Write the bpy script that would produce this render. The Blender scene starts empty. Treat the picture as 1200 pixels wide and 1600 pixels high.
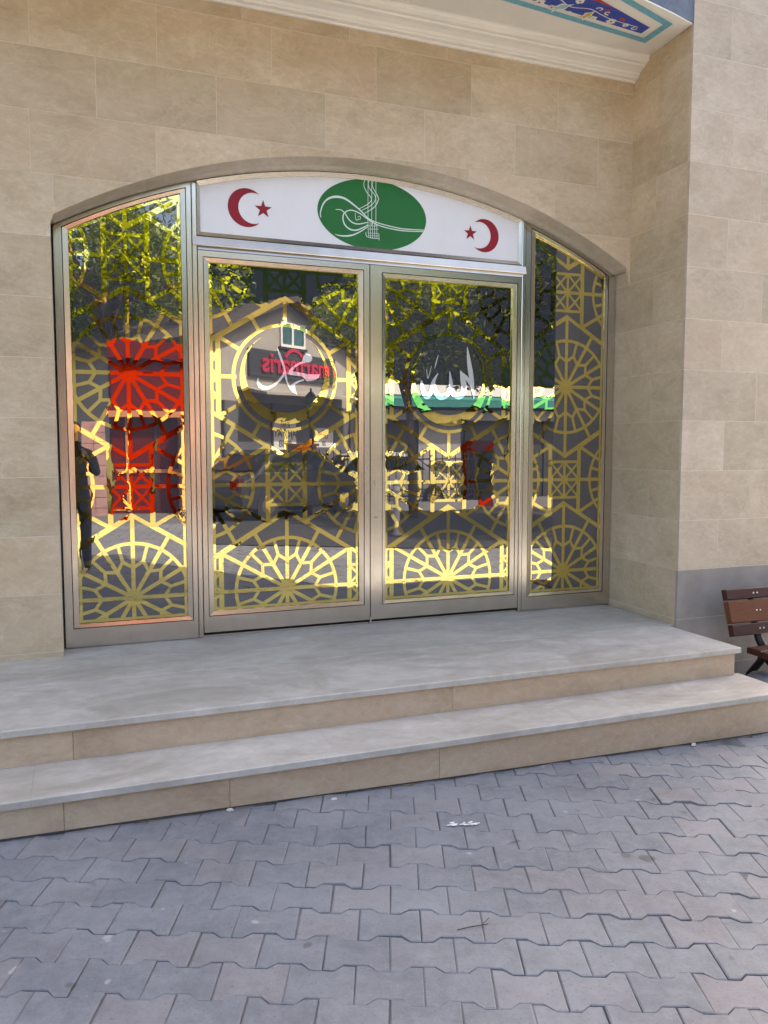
import bpy, bmesh, math, random
from mathutils import Vector, Matrix, noise
random.seed(7)
R = math.radians
SC = bpy.context.scene
COL = SC.collection

# ------------------------------------------------------------------ camera, sky, sun, exposure
cam_d = bpy.data.cameras.new('camera'); cam = bpy.data.objects.new('camera', cam_d); COL.objects.link(cam)
cam_d.sensor_fit = 'VERTICAL'; cam_d.sensor_height = 36; cam_d.lens = 36*1255/1600
cam_d.clip_start = 0.01; cam_d.clip_end = 2000
yaw, pitch = R(20.87), R(4.556)
F = Vector((math.sin(yaw)*math.cos(pitch), math.cos(yaw)*math.cos(pitch), -math.sin(pitch)))
Rt = Vector((math.cos(yaw), -math.sin(yaw), 0)); Up = Rt.cross(F)
cam.matrix_world = Matrix(((Rt.x, Up.x, -F.x, 0), (Rt.y, Up.y, -F.y, 0), (Rt.z, Up.z, -F.z, 1.15), (0, 0, 0, 1)))
SC.camera = cam
SUN_AZ = math.atan2(0.60, 0.80); SUN_EL = R(50)       # towards the sun: behind the building, to the right
world = bpy.data.worlds.new('World'); SC.world = world; world.use_nodes = True
wn = world.node_tree; bg = wn.nodes['Background']
sky = wn.nodes.new('ShaderNodeTexSky'); sky.sky_type = 'NISHITA'; sky.sun_disc = False
sky.sun_elevation = SUN_EL; sky.sun_rotation = SUN_AZ; sky.air_density = .7; sky.dust_density = 4.0; sky.ozone_density = .6
wn.links.new(sky.outputs[0], bg.inputs[0]); bg.inputs[1].default_value = 0.15
sd = bpy.data.lights.new('sun', 'SUN'); sun = bpy.data.objects.new('sun', sd); COL.objects.link(sun)
sd.energy = 3.4; sd.angle = R(0.53); sd.color = (1.0, 0.95, 0.87)
to_sun = Vector((math.sin(SUN_AZ)*math.cos(SUN_EL), math.cos(SUN_AZ)*math.cos(SUN_EL), math.sin(SUN_EL)))
sun.rotation_euler = to_sun.to_track_quat('Z', 'Y').to_euler(); sun.location = (20, 30, 40)
vs = SC.view_settings; vs.view_transform = 'Standard'; vs.look = 'None'; vs.exposure = 2.6; vs.use_white_balance = True; vs.white_balance_temperature = 7900; vs.white_balance_tint = 10; vs.gamma = 1; vs.use_curve_mapping = False

SC.cycles.caustics_reflective = False; SC.cycles.caustics_refractive = False; SC.cycles.sample_clamp_indirect = 6.0

# ------------------------------------------------------------------ helpers
def tag(o, label=None, cat=None, group=None, kind=None):
    if label: o['label'] = label
    if cat: o['category'] = cat
    if group: o['group'] = group
    if kind: o['kind'] = kind
    return o
def link(o, parent=None):
    COL.objects.link(o)
    if parent is not None:
        o.parent = parent
    return o
def empty(name, loc=(0, 0, 0), rz=0):
    o = bpy.data.objects.new(name, None); o.location = loc; o.rotation_euler.z = rz
    o.empty_display_size = .1
    return link(o)
class MB:
    def __init__(s): s.v = []; s.f = []
    def add(s, vs, fs):
        n = len(s.v); s.v += [tuple(v) for v in vs]; s.f += [tuple(i+n for i in f) for f in fs]; return s
    def box(s, x0, x1, y0, y1, z0, z1, c=0.0):
        """box, with the -y face chamfered by c when c > 0"""
        if c <= 0:
            s.add([(x0,y0,z0),(x1,y0,z0),(x1,y1,z0),(x0,y1,z0),(x0,y0,z1),(x1,y0,z1),(x1,y1,z1),(x0,y1,z1)],
                  [(0,3,2,1),(4,5,6,7),(0,1,5,4),(1,2,6,5),(2,3,7,6),(3,0,4,7)])
        else:
            f = [(x0+c,y0,z0+c),(x1-c,y0,z0+c),(x1-c,y0,z1-c),(x0+c,y0,z1-c)]
            m = [(x0,y0+c,z0),(x1,y0+c,z0),(x1,y0+c,z1),(x0,y0+c,z1)]
            b = [(x0,y1,z0),(x1,y1,z0),(x1,y1,z1),(x0,y1,z1)]
            fs = [(0,1,2,3),(11,10,9,8)]
            for i in range(4):
                j = (i+1) % 4
                fs += [(4+i,4+j,j,i),(8+i,8+j,4+j,4+i)]
            s.add(f+m+b, fs)
        return s
    def bar(s, a, b, w, d=None, up=(0,0,1)):
        a, b = Vector(a), Vector(b); d = w if d is None else d
        t = (b-a).normalized(); u = Vector(up)
        if abs(t.dot(u)) > .95: u = Vector((0,1,0))
        n1 = t.cross(u).normalized()*w/2; n2 = t.cross(n1).normalized()*d/2
        vs = [a-n1-n2,a+n1-n2,a+n1+n2,a-n1+n2,b-n1-n2,b+n1-n2,b+n1+n2,b-n1+n2]
        return s.add(vs, [(0,3,2,1),(4,5,6,7),(0,1,5,4),(1,2,6,5),(2,3,7,6),(3,0,4,7)])
    def tube(s, pts, r, n=8, cap=True):
        pts = [Vector(p) for p in pts]; rs = r if isinstance(r, (list, tuple)) else [r]*len(pts)
        vs = []; fs = []; prev = None
        for i, p in enumerate(pts):
            t = (pts[min(i+1,len(pts)-1)]-pts[max(i-1,0)]).normalized()
            if prev is None:
                u = Vector((0,0,1)) if abs(t.z) < .9 else Vector((1,0,0))
                a = t.cross(u).normalized()
            else:
                a = (prev - t*prev.dot(t)).normalized()
            prev = a; b = t.cross(a)
            vs += [p + (a*math.cos(2*math.pi*k/n)+b*math.sin(2*math.pi*k/n))*rs[i] for k in range(n)]
        for i in range(len(pts)-1):
            for k in range(n):
                k2 = (k+1) % n; fs.append((i*n+k, i*n+k2, (i+1)*n+k2, (i+1)*n+k))
        if cap: fs += [tuple(range(n-1,-1,-1)), tuple((len(pts)-1)*n+k for k in range(n))]
        return s.add(vs, fs)
    def lathe(s, prof, c=(0,0,0), n=16):
        vs = []; fs = []
        for r, z in prof:
            vs += [(c[0]+r*math.cos(2*math.pi*k/n), c[1]+r*math.sin(2*math.pi*k/n), c[2]+z) for k in range(n)]
        for i in range(len(prof)-1):
            for k in range(n):
                k2 = (k+1) % n; fs.append((i*n+k, i*n+k2, (i+1)*n+k2, (i+1)*n+k))
        return s.add(vs, fs)
    def sphere(s, c, r, n=12, m=8, sc=(1,1,1)):
        prof = [(max(1e-4, math.sin(math.pi*i/m)), -math.cos(math.pi*i/m)) for i in range(m+1)]
        vs = []; fs = []
        for a, z in prof:
            vs += [(c[0]+r*sc[0]*a*math.cos(2*math.pi*k/n), c[1]+r*sc[1]*a*math.sin(2*math.pi*k/n), c[2]+r*sc[2]*z) for k in range(n)]
        for i in range(m):
            for k in range(n):
                k2 = (k+1) % n; fs.append((i*n+k, i*n+k2, (i+1)*n+k2, (i+1)*n+k))
        return s.add(vs, fs)
    def prism(s, poly, fn0, fn1):
        """poly: 2-D outline; fn0 / fn1 map (a, b) to the two caps"""
        n = len(poly)
        return s.add([fn0(*p) for p in poly]+[fn1(*p) for p in poly],
                     [tuple(range(n)), tuple(range(2*n-1, n-1, -1))]+[(i, (i+n), ((i+1) % n)+n, (i+1) % n) for i in range(n)])
    def mesh(s, name):
        me = bpy.data.meshes.new(name); me.from_pydata(s.v, [], s.f); me.update()
        bm = bmesh.new(); bm.from_mesh(me); bmesh.ops.recalc_face_normals(bm, faces=bm.faces); bm.to_mesh(me); bm.free()
        return me
    def build(s, name, mat, parent=None, smooth=False, loc=None):
        me = s.mesh(name)
        if mat: me.materials.append(mat)
        if smooth:
            for p in me.polygons: p.use_smooth = True
        o = bpy.data.objects.new(name, me)
        if loc: o.location = loc
        return link(o, parent)
def flat(name, polys, mat, parent, y, offset=0.0, dy=0.00002):
    """thin film in the xz plane facing -y; each polygon a hair further out so none are coplanar"""
    mb = MB()
    for i, p in enumerate(polys):
        yy = y - offset - i*dy
        mb.v += [(a, yy, b) for a, b in p]; n = len(mb.v)
        mb.f.append(tuple(range(n-len(p), n)))
    me = bpy.data.meshes.new(name); me.from_pydata(mb.v, [], mb.f); me.update()
    bm = bmesh.new(); bm.from_mesh(me)
    for f in bm.faces:
        if f.normal.y > 0: f.normal_flip()
    bm.to_mesh(me); bm.free()
    me.materials.append(mat)
    return link(bpy.data.objects.new(name, me), parent)
def shared(name, me, parent, loc=(0,0,0), rot=(0,0,0), sc=(1,1,1)):
    o = bpy.data.objects.new(name, me); o.location = loc; o.rotation_euler = rot; o.scale = sc
    return link(o, parent)

# ------------------------------------------------------------------ materials
class NT:
    def __init__(s, name):
        s.m = bpy.data.materials.new(name); s.m.use_nodes = True; s.t = s.m.node_tree; s.n = s.t.nodes
        s.bsdf = s.n['Principled BSDF']; s.out = s.n['Material Output']
    def new(s, typ, **kw):
        n = s.n.new(typ)
        for k, v in kw.items(): setattr(n, k, v)
        return n
    def l(s, a, b): s.t.links.new(a, b)
    def noise(s, scale, detail=4, rough=.55, vec=None, dist=0.0):
        n = s.new('ShaderNodeTexNoise'); n.inputs['Scale'].default_value = scale; n.inputs['Detail'].default_value = detail
        n.inputs['Roughness'].default_value = rough; n.inputs['Distortion'].default_value = dist
        if vec is not None: s.l(vec, n.inputs['Vector'])
        return n.outputs['Fac']
    def ramp(s, fac, stops):
        r = s.new('ShaderNodeValToRGB'); e = r.color_ramp.elements
        while len(e) < len(stops): e.new(.5)
        for el, (p, c) in zip(e, stops): el.position = p; el.color = (*c, 1) if len(c) == 3 else c
        s.l(fac, r.inputs[0]); return r.outputs[0]
    def mix(s, fac, a, b, mode='MIX'):
        m = s.new('ShaderNodeMix', data_type='RGBA', blend_type=mode)
        for i, v in ((0, fac), (6, a), (7, b)):
            if isinstance(v, (int, float)): m.inputs[i].default_value = v
            elif isinstance(v, tuple): m.inputs[i].default_value = (*v, 1)
            else: s.l(v, m.inputs[i])
        return m.outputs[2]
    def math(s, op, a, b=None):
        m = s.new('ShaderNodeMath', operation=op)
        for i, v in enumerate((a, b)):
            if v is None: continue
            if isinstance(v, (int, float)): m.inputs[i].default_value = v
            else: s.l(v, m.inputs[i])
        return m.outputs[0]
    def pos(s, sc=(1,1,1)):
        g = s.new('ShaderNodeNewGeometry'); mp = s.new('ShaderNodeMapping'); mp.inputs['Scale'].default_value = sc
        s.l(g.outputs['Position'], mp.inputs['Vector']); return mp.outputs[0]
    def obj_pos(s, k=40.0):
        """position shifted by the object's random number, so neighbouring pieces do not share a pattern"""
        g = s.new('ShaderNodeNewGeometry'); oi = s.new('ShaderNodeObjectInfo'); v = s.new('ShaderNodeVectorMath', operation='SCALE')
        v.inputs[0].default_value = (1.0, .7, .45); s.l(s.math('MULTIPLY', oi.outputs['Random'], k), v.inputs['Scale'])
        a = s.new('ShaderNodeVectorMath', operation='ADD'); s.l(g.outputs['Position'], a.inputs[0]); s.l(v.outputs[0], a.inputs[1])
        return a.outputs[0], oi.outputs['Random']
    def color(s, c):
        if isinstance(c, tuple): s.bsdf.inputs['Base Color'].default_value = (*c, 1)
        else: s.l(c, s.bsdf.inputs['Base Color'])
    def set(s, **kw):
        for k, v in kw.items():
            i = s.bsdf.inputs[k.replace('_', ' ')]
            if isinstance(v, (int, float)): i.default_value = v
            else: s.l(v, i)
    def bump(s, h, strength=.2, dist=.01):
        b = s.new('ShaderNodeBump'); b.inputs['Strength'].default_value = strength; b.inputs['Distance'].default_value = dist
        s.l(h, b.inputs['Height']); s.l(b.outputs[0], s.bsdf.inputs['Normal']); return b.outputs[0]
def simple(name, c, rough=.6, metal=0.0, var=.12, scale=6.0, bump=0.0):
    t = NT(name); n = t.noise(scale, 5, .6, t.pos())
    t.color(t.ramp(n, [(.3, tuple(x*(1-var) for x in c)), (.7, tuple(min(1, x*(1+var)) for x in c))]))
    t.set(Roughness=rough, Metallic=metal)
    if bump: t.bump(t.noise(scale*12, 4, .6, t.pos()), bump, .01)
    return t.m
def travertine(name, dark, mid, light, rough=.42, tint=.30):
    t = NT(name); v, rnd = t.obj_pos()
    vm = t.new('ShaderNodeMapping'); vm.inputs['Scale'].default_value = (.75, .75, 1.25); t.l(v, vm.inputs[0]); v = vm.outputs[0]
    big = t.noise(3.4, 7, .68, v, .25); fine = t.noise(22, 7, .72, v, .4); spk = t.noise(70, 3, .6, v)
    c = t.ramp(big, [(.32, dark), (.5, mid), (.68, light)])
    c = t.mix(.38, c, t.ramp(fine, [(.3, tuple(x*.82 for x in dark)), (.55, mid), (.75, tuple(min(1, x*1.12) for x in light))]))
    hue = t.noise(1.7, 4, .6, v, .5); c = t.mix(t.ramp(hue, [(.45, (0,)*3), (.68, (.42,)*3)]), c, (mid[0]*1.0, mid[1]*.90, mid[2]*.86))
    vein = t.math('ABSOLUTE', t.math('SUBTRACT', t.noise(3.3, 6, .62, v, 1.6), .5))
    c = t.mix(t.ramp(vein, [(0, (.16,)*3), (.03, (0,)*3)]), c, tuple(min(1, x*1.22) for x in light))
    c = t.mix(t.ramp(spk, [(.27, (.4,)*3), (.34, (0,)*3)]), c, tuple(x*.7 for x in dark))
    k = t.math('ADD', t.math('MULTIPLY', rnd, tint), 1-tint*.6)
    cm = t.new('ShaderNodeCombineColor'); t.l(k, cm.inputs[0]); t.l(k, cm.inputs[1]); t.l(t.math('ADD', t.math('MULTIPLY', k, 1.15), -.15), cm.inputs[2])
    c = t.mix(1.0, c, cm.outputs[0], 'MULTIPLY')
    t.color(c); t.set(Roughness=t.math('ADD', t.math('MULTIPLY', fine, .2), rough-.1))
    t.bump(t.math('ADD', fine, t.math('MULTIPLY', spk, .5)), .12, .003)
    return t.m
M_STONE = travertine('travertine_cladding', (.44,.325,.205), (.565,.445,.295), (.68,.565,.42), tint=.18)
M_PIER = travertine('travertine_pale', (.42,.335,.245), (.53,.435,.33), (.64,.545,.435), tint=.20)
M_RISER = travertine('travertine_riser', (.40,.285,.185), (.51,.38,.265), (.60,.475,.355), tint=.10)
M_ARCH = travertine('travertine_arch', (.50,.42,.31), (.62,.53,.41), (.72,.63,.51), tint=.08)  # paler copy: light bounced up onto the reveal is put into the colour
M_MORTAR = simple('cream_grout', (.68,.60,.47), .85, 0, .1, 20)
M_PLINTH = simple('grey_cement_plinth', (.32,.285,.255), .8, 0, .22, 3.2, .1)
def tread_mat():
    t = NT('worn_marble_tread'); v, rnd = t.obj_pos(9)
    p = t.pos((1.0, 1.5, 1))
    a = t.noise(2.2, 6, .65, p, .8); b = t.noise(9, 6, .7, p, .6); s = t.noise(55, 3, .6, t.pos())
    c = t.ramp(a, [(.3, (.37,.335,.288)), (.5, (.475,.44,.39)), (.70, (.61,.575,.525))])
    c = t.mix(.35, c, t.ramp(b, [(.3, (.30,.27,.235)), (.7, (.70,.665,.61))]))
    c = t.mix(t.ramp(s, [(.26, (.5,)*3), (.33, (0,)*3)]), c, (.22,.20,.17))
    st = t.noise(1.1, 6, .7, t.pos((1, 2, 1)), .9); c = t.mix(t.ramp(st, [(.50, (0,)*3), (.64, (.6,)*3)]), c, (.31,.28,.235))
    t.color(c); t.set(Roughness=t.math('ADD', t.math('MULTIPLY', b, .3), .36)); t.bump(b, .08, .003); return t.m
M_TREAD = tread_mat()
def steel_mat():
    t = NT('brushed_steel'); n = t.noise(60, 3, .6, t.pos((12, 12, .35))); m = t.noise(5, 5, .65, t.pos((1, 1, .6)))
    t.color(t.mix(t.ramp(m, [(.35, (0,)*3), (.75, (.5,)*3)]), (.64,.585,.505), (.45,.405,.34)))
    t.set(Metallic=1.0, Roughness=t.math('ADD', t.math('MULTIPLY', m, .16), .13)); return t.m
M_STEEL = steel_mat()
M_GAP = simple('dark_gap', (.02,.02,.02), .9)
def mirror_mat(name, col, rough, wob, scale):
    t = NT(name); t.color(col); t.set(Metallic=1.0, Roughness=rough)
    n = t.noise(scale, 2, .5, t.pos()); n2 = t.noise(scale*5, 2, .5, t.pos())
    t.bump(t.math('ADD', n, t.math('MULTIPLY', n2, .05)), wob, .02); return t.m
M_GOLD = mirror_mat('gold_mirror_film', (.76,.64,.22), .006, .05, 5)
M_SILVER = mirror_mat('silver_mirror_film', (.86,.87,.88), .006, .03, 4); M_SILVER.node_tree.nodes['Principled BSDF'].inputs['Metallic'].default_value = .45
def glass_mat():
    t = NT('grey_tinted_glass'); d = t.new('ShaderNodeBsdfDiffuse'); g = t.new('ShaderNodeBsdfGlossy'); mx = t.new('ShaderNodeMixShader')
    d.inputs[0].default_value = (.044,.047,.055, 1); g.inputs[0].default_value = (.95,.95,1,1); g.inputs['Roughness'].default_value = .0
    b = t.new('ShaderNodeBump'); b.inputs['Strength'].default_value = .012; b.inputs['Distance'].default_value = .02
    t.l(t.noise(2.2, 2, .5, t.pos()), b.inputs['Height']); t.l(b.outputs[0], g.inputs['Normal'])
    mx.inputs[0].default_value = .16; t.l(d.outputs[0], mx.inputs[1]); t.l(g.outputs[0], mx.inputs[2]); t.l(mx.outputs[0], t.out.inputs[0]); return t.m
M_GLASS = glass_mat()
M_WHITE = simple('white_sign_panel', (.80,.80,.82), .22, 0, .02)
M_RED = simple('crimson_vinyl', (.29,.004,.018), .6, 0, .08)
M_GREEN = simple('green_vinyl', (.003,.15,.030), .6, 0, .08)
M_PALE = simple('pale_vinyl', (.66,.78,.70), .35, 0, .03)
M_CREAM = simple('cream_plaster', (.80,.77,.69), .7, 0, .05, 4)

# ------------------------------------------------------------------ the building front
XC, SPR = 1.765, 2.380
AH_W, AS_W = 1.865, .510          # stone arch: half width, rise
AH_F, AS_F = 1.845, .475          # metal frame arch
def arch_r(h, s): return (h*h+s*s)/(2*s)
RW, RF = arch_r(AH_W, AS_W), arch_r(AH_F, AS_F)
ZW, ZF = SPR+AS_W-RW, SPR+AS_F-RF
def archw(x): return ZW+math.sqrt(max(0, RW*RW-(x-XC)**2))
def archf(x, d=0.0): return ZF+math.sqrt(max(0, (RF-d)**2-(x-XC)**2))
XL, XR, YW, YF = XC-AH_W, XC+AH_W, 4.72, 4.88
PX, PY, PE = 3.60, 4.12, 4.72     # pier: inner edge, front, right end
building = tag(empty('mosque_building', (0, 4.72, -.4)), 'travertine clad building front with a wide arched entrance', 'building')
def loc(o):                        # keep world coordinates under a shifted parent
    o.matrix_parent_inverse = Matrix.Translation(-Vector(o.parent.location)) if o.parent.type == 'EMPTY' else Matrix()
    return o
def strip(x0, x1, lowf, z1, y0, y1, n=14):
    """slab between a lower curve and z1, front at y0, back at y1"""
    xs = [x0+(x1-x0)*i/n for i in range(n+1)]
    lo = [min(lowf(x), z1) for x in xs]
    out = [(x, z) for x, z in zip(xs, lo)]+[(x1, z1), (x0, z1)]
    poly = []
    for p in out:
        if not poly or (abs(p[0]-poly[-1][0])+abs(p[1]-poly[-1][1])) > 1e-4: poly.append(p)
    if abs(poly[0][0]-poly[-1][0])+abs(poly[0][1]-poly[-1][1]) < 1e-4: poly.pop()
    return MB().prism(poly, lambda a, b: (a, y0, b), lambda a, b: (a, y1, b))
WX0, WX1, WTOP = -5.0, 3.665, 8.2
# grout backing, with the arch cut out of it
back = MB()
back.box(WX0, XL, YW+.0009, 4.95, -.4, SPR); back.box(WX0, XL, YW+.0009, 4.95, SPR, WTOP)
bk = strip(XL, XR, archw, WTOP, YW+.0009, 4.95, 40); back.add(bk.v, bk.f)
wall = loc(back.build('wall', M_MORTAR, building))
Z0, CH = .03, .3205
courses = [Z0+CH*k for k in range(-2, 26)]
offs = {8: .455, 9: .15, 10: .47, 7: -.08, 11: .30, 12: .62}
G = .0011
def slab(name, mb, mat, parent): return mb.build(name, mat, parent)
cnt = 0
for k in range(-1, 13):
    z0, z1 = Z0+CH*k, Z0+CH*(k+1)
    if k == -1: z0 = -.38
    if k == 0: pass
    L = .64; off = offs.get(k, -.10-.64*(.5 if k % 2 else 0.0))
    if k < 7: off = XL-.0 if k % 2 == 0 else XL-.33
    xs = [off+L*i for i in range(-9, 10)]
    xs = sorted(set([round(x, 4) for x in xs if WX0+.05 < x < 3.60]+[WX0, 3.6625]))
    for a, b in zip(xs[:-1], xs[1:]):
        segs = []
        if z1 <= SPR+.001:
            if a < XL-.02: segs.append((a, min(b, XL)))
        else:
            segs.append((a, b))
        for a2, b2 in segs:
            if b2-a2 < .03: continue
            x0, x1 = a2+G, b2-G
            if z0 >= SPR+AS_W or b2 <= XL+.001:
                mb = MB().box(x0, x1, YW, YW+.02, z0+G, z1-G, .0012)
            else:
                # trim to the span that stays above the arch
                def low(x): 
                    if x < XL or x > XR: return z0+G
                    return max(z0+G, archw(x)+.001)
                N = 60; ok = [x0+(x1-x0)*i/N for i in range(N+1) if low(x0+(x1-x0)*i/N) < z1-G-.002]
                if len(ok) < 2: continue
                # two runs may survive (a slab spanning the crown); split them
                runs = [[ok[0]]]
                for x in ok[1:]:
                    if x-runs[-1][-1] > (x1-x0)/N*1.5: runs.append([x])
                    else: runs[-1].append(x)
                for r in runs:
                    if len(r) > 2:
                        q = [r[0]]+[XL]*(r[0] < XL < r[-1])
                        mb = strip(r[0], r[-1], low, z1-G, YW, YW+.02, 16); mb.build('stone_slab', M_STONE, wall); cnt += 1
                continue
            slab('stone_slab', mb, M_STONE, wall); cnt += 1
# arch lining stones between the wall face and the metal frame
def arch_pt(a, t, rr=0):
    """a: -1..1 along the arch, t: 0 front .. 1 frame"""
    hw = AH_W*(1-t)+(AH_F)*t; s = AS_W*(1-t)+(AS_F)*t; r = arch_r(hw, s); th = math.asin(hw/r)*a
    return (XC+(r+rr)*math.sin(th), YW+(YF-YW)*t, SPR+s-r+(r+rr)*math.cos(th))
cuts = [-1, -.72, -.40, -.05, .28, .60, .84, 1]
ab = MB()
n = 48
for i in range(n):
    a0, a1 = -1+2*i/n, -1+2*(i+1)/n
    v = [arch_pt(a0, 0.01, .004), arch_pt(a1, 0.01, .004), arch_pt(a1, 1.3, .004), arch_pt(a0, 1.3, .004)]
    ab.add(v, [(0, 1, 2, 3)])
arch_back = loc(ab.build('arch_reveal', M_MORTAR, building))
for a, b in zip(cuts[:-1], cuts[1:]):
    mb = MB(); m = 10
    for t0, t1, rr0, rr1 in ((0.0, .03, .004, 0), (.03, .62, 0, 0), (.62, .66, 0, .006), (.66, 1.2, .006, .006)):
        for i in range(m):
            e = .0008
            a0 = a+e+(b-a-2*e)*i/m; a1 = a+e+(b-a-2*e)*(i+1)/m
            mb.add([arch_pt(a0, t0, rr0), arch_pt(a1, t0, rr0), arch_pt(a1, t1, rr1), arch_pt(a0, t1, rr1)], [(0, 1, 2, 3)])
    mb.build('arch_stone', M_ARCH, arch_back)
loc(MB().box(XL-.02, XL-.001, YW+.021, 4.95, 0.0, SPR).build('jamb_stone', M_STONE, building))
# the pier on the right, its side slightly out of square
core = MB()
base = [(PX+.0009, PY+.0009), (PE-.0025, PY+.0009), (PE-.0025, 5.4), (3.6675, 5.4), (3.6424, 4.95)]
core.prism(base, lambda a, b: (a, b, -.48), lambda a, b: (a, b, WTOP))
pier = loc(core.build('pier', M_MORTAR, building))
def side_x(y): return PX+(y-PY)*.05+.0
for k in range(-2, 25):
    z0, z1 = Z0+.012+CH*k, Z0+.012+CH*(k+1)
    if k == -2: z0 = -.46
    # front slabs
    jt = PX+(.34 if k % 2 else .62)-.02*(k % 3)
    xs = [PX, jt, min(jt+.64, PE)]+([PE] if jt+.64 < PE-.05 else [])
    for a, b in zip(xs[:-1], xs[1:]):
        if b-a < .02: continue
        m = M_PLINTH if k <= 0 else M_PIER
        if k <= 0 and a != xs[0]: continue
        if k <= 0: b = PE
        MB().box(a+G*(a > PX), b-G, PY, PY+.02, z0+G*(k > 0), z1-G, .0012).build('stone_slab', m, pier)
    # side slabs
    zs = z1 if k < 0 else z1
    for (a, b) in (((PY+.021, 4.95),) if k % 2 else ((PY+.021, PY+.33), (PY+.33, 4.95))):
        a2, b2 = a+G, b-G
        x0, x1 = side_x(a2), side_x(b2)
        mb = MB().add([(x0,a2,z0+G),(x1,b2,z0+G),(x1,b2,z1-G),(x0,a2,z1-G),(x0+.02,a2,z0+G),(x1+.02,b2,z0+G),(x1+.02,b2,z1-G),(x0+.02,a2,z1-G)],
                      [(0,1,2,3),(7,6,5,4),(0,4,5,1),(1,5,6,2),(2,6,7,3),(3,7,4,0)])
        mb.build('stone_slab', M_STONE, pier)
# body of the building behind the front, and its flat roof edge
body = MB(); body.box(WX0, PE-.01, 5.41, 14, -.42, WTOP); body.box(WX0, 3.66, 4.951, 5.409, 3.0, WTOP)
loc(body.build('building_body', M_CREAM, building))
loc(MB().box(WX0-.2, PE+.2, 3.9, 14.2, WTOP+.002, WTOP+.25).build('roof_edge', M_CREAM, building))
# plaster cornice under the painted beam
prof = [(4.7195, 3.628), (4.705, 3.628), (4.700, 3.640), (4.676, 3.644), (4.672, 3.655), (4.664, 3.658), (4.655, 3.672), (4.628, 3.684), (4.600, 3.690), (4.596, 3.700), (4.575, 3.703), (4.555, 3.716), (4.553, 3.730), (4.54, 3.735), (4.54, 3.80), (4.7195, 3.80)]
mb = MB().prism(prof, lambda a, b: (WX0+.01, a, b), lambda a, b: (side_x(a)-.001, a, b))
loc(mb.build('cornice', M_CREAM, building, smooth=False))
# painted beam: soffit, blue front
ZS = 3.735
def Efront(x): return max(3.55, 4.108+.2355*(x-3.543)-.02*max(0, 3.0-x))
xs = [side_x(4.3)-.003-.2*i for i in range(0, 30)]
out = [(xs[0]-.012, Efront(xs[0])+.004)]+[(x, Efront(x)) for x in xs[1:]]+[(xs[-1], 4.545), (xs[0]+.012, 4.545)]
mb = MB().prism(out, lambda a, b: (a, b, ZS), lambda a, b: (a, b, ZS+.008))
beam = loc(mb.build('painted_beam', M_CREAM, building))
def marble_blue():
    t = NT('blue_grey_paint'); n = t.noise(9, 6, .65, t.pos(), .8)
    t.color(t.ramp(n, [(.3, (.045,.07,.115)), (.7, (.10,.135,.185))])); t.set(Roughness=.5); return t.m
M_BLUEGREY = marble_blue()
mb = MB()
fx = [(side_x(4.12)-.004, Efront(3.60)+.001)]+[(x, Efront(x)+.001) for x in xs[1:]]
for (x0, y0), (x1, y1) in zip(fx[:-1], fx[1:]):
    mb.add([(x0,y0,ZS+.0081),(x1,y1,ZS+.0081),(x1,y1,5.6),(x0,y0,5.6)], [(0,1,2,3)])
    mb.add([(x0,y0,5.6),(x1,y1,5.6),(x1,4.7,5.6),(x0,4.7,5.6)], [(0,1,2,3)])
mb.build('beam_front', M_BLUEGREY, beam)
# painted tile pattern on the underside of the beam
M_TEAL = simple('teal_paint', (.13,.40,.50), .5, 0, .12, 30)
M_COBALT = simple('cobalt_paint', (.015,.055,.36), .45, 0, .2, 25)
M_TWHITE = simple('white_tile_paint', (.74,.74,.70), .5, 0, .05)
M_TRED = simple('brick_red_paint', (.45,.05,.035), .5, 0, .1)
M_TYEL = simple('ochre_paint', (.62,.42,.05), .5, 0, .1)
M_TAQUA = simple('pale_aqua_paint', (.30,.55,.58), .5, 0, .1)
def soffit(name, polys, mat, lift, parent=None):
    mb = MB()
    for i, p in enumerate(polys):
        n = len(mb.v); mb.v += [(a, b, ZS-lift-i*.00004) for a, b in p]; mb.f.append(tuple(range(n, n+len(p))))
    me = bpy.data.meshes.new(name); me.from_pydata(mb.v, [], mb.f)
    bm = bmesh.new(); bm.from_mesh(me)
    for f in bm.faces:
        f.normal_update()
        if f.normal.z > 0: f.normal_flip()
    bm.to_mesh(me); bm.free(); me.materials.append(mat)
    return link(bpy.data.objects.new(name, me), parent or beam)
def backl(x, d=0): return 4.415-d+.10*(x-3.47)
def frontl(x, d=0): return 4.166+d+.32*(x-3.478)
XA = 1.4
def quadband(d0, d1):
    xr0, xr1 = 3.472-d0*1.1, 3.472-d1*1.1
    return [[(xr0, backl(xr0, d0)), (XA, backl(XA, d0)), (XA, backl(XA, d1)), (xr1, backl(xr1, d1))],
            [(xr0, backl(xr0, d0)), (xr1, backl(xr1, d1)), (xr1+.004, frontl(xr1, d1)), (xr0+.006, frontl(xr0, d0))],
            [(xr0+.006, frontl(xr0, d0)), (xr1+.004, frontl(xr1, d1)), (XA, frontl(XA, d1)), (XA, frontl(XA, d0))]]
soffit('teal_border', quadband(0, .045), M_TEAL, .002)
xr = 3.37
field = [(xr, backl(xr, .078)), (XA, backl(XA, .078)), (XA, frontl(XA, .118)), (xr+.004, frontl(xr, .118))]
soffit('cobalt_field', [field], M_COBALT, .002)
soffit('red_field', [[(3.05, frontl(3.05, .118)), (XA, frontl(XA, .118)), (XA, frontl(XA, .118)+.12), (2.72, frontl(2.72, .118)+.055)]], M_TRED, .0026)
def disc(c, r, n=14, sx=1, sy=1, rot=0):
    return [(c[0]+r*sx*math.cos(a)*math.cos(rot)-r*sy*math.sin(a)*math.sin(rot), c[1]+r*sx*math.cos(a)*math.sin(rot)+r*sy*math.sin(a)*math.cos(rot)) for a in [2*math.pi*i/n for i in range(n)]]
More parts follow.
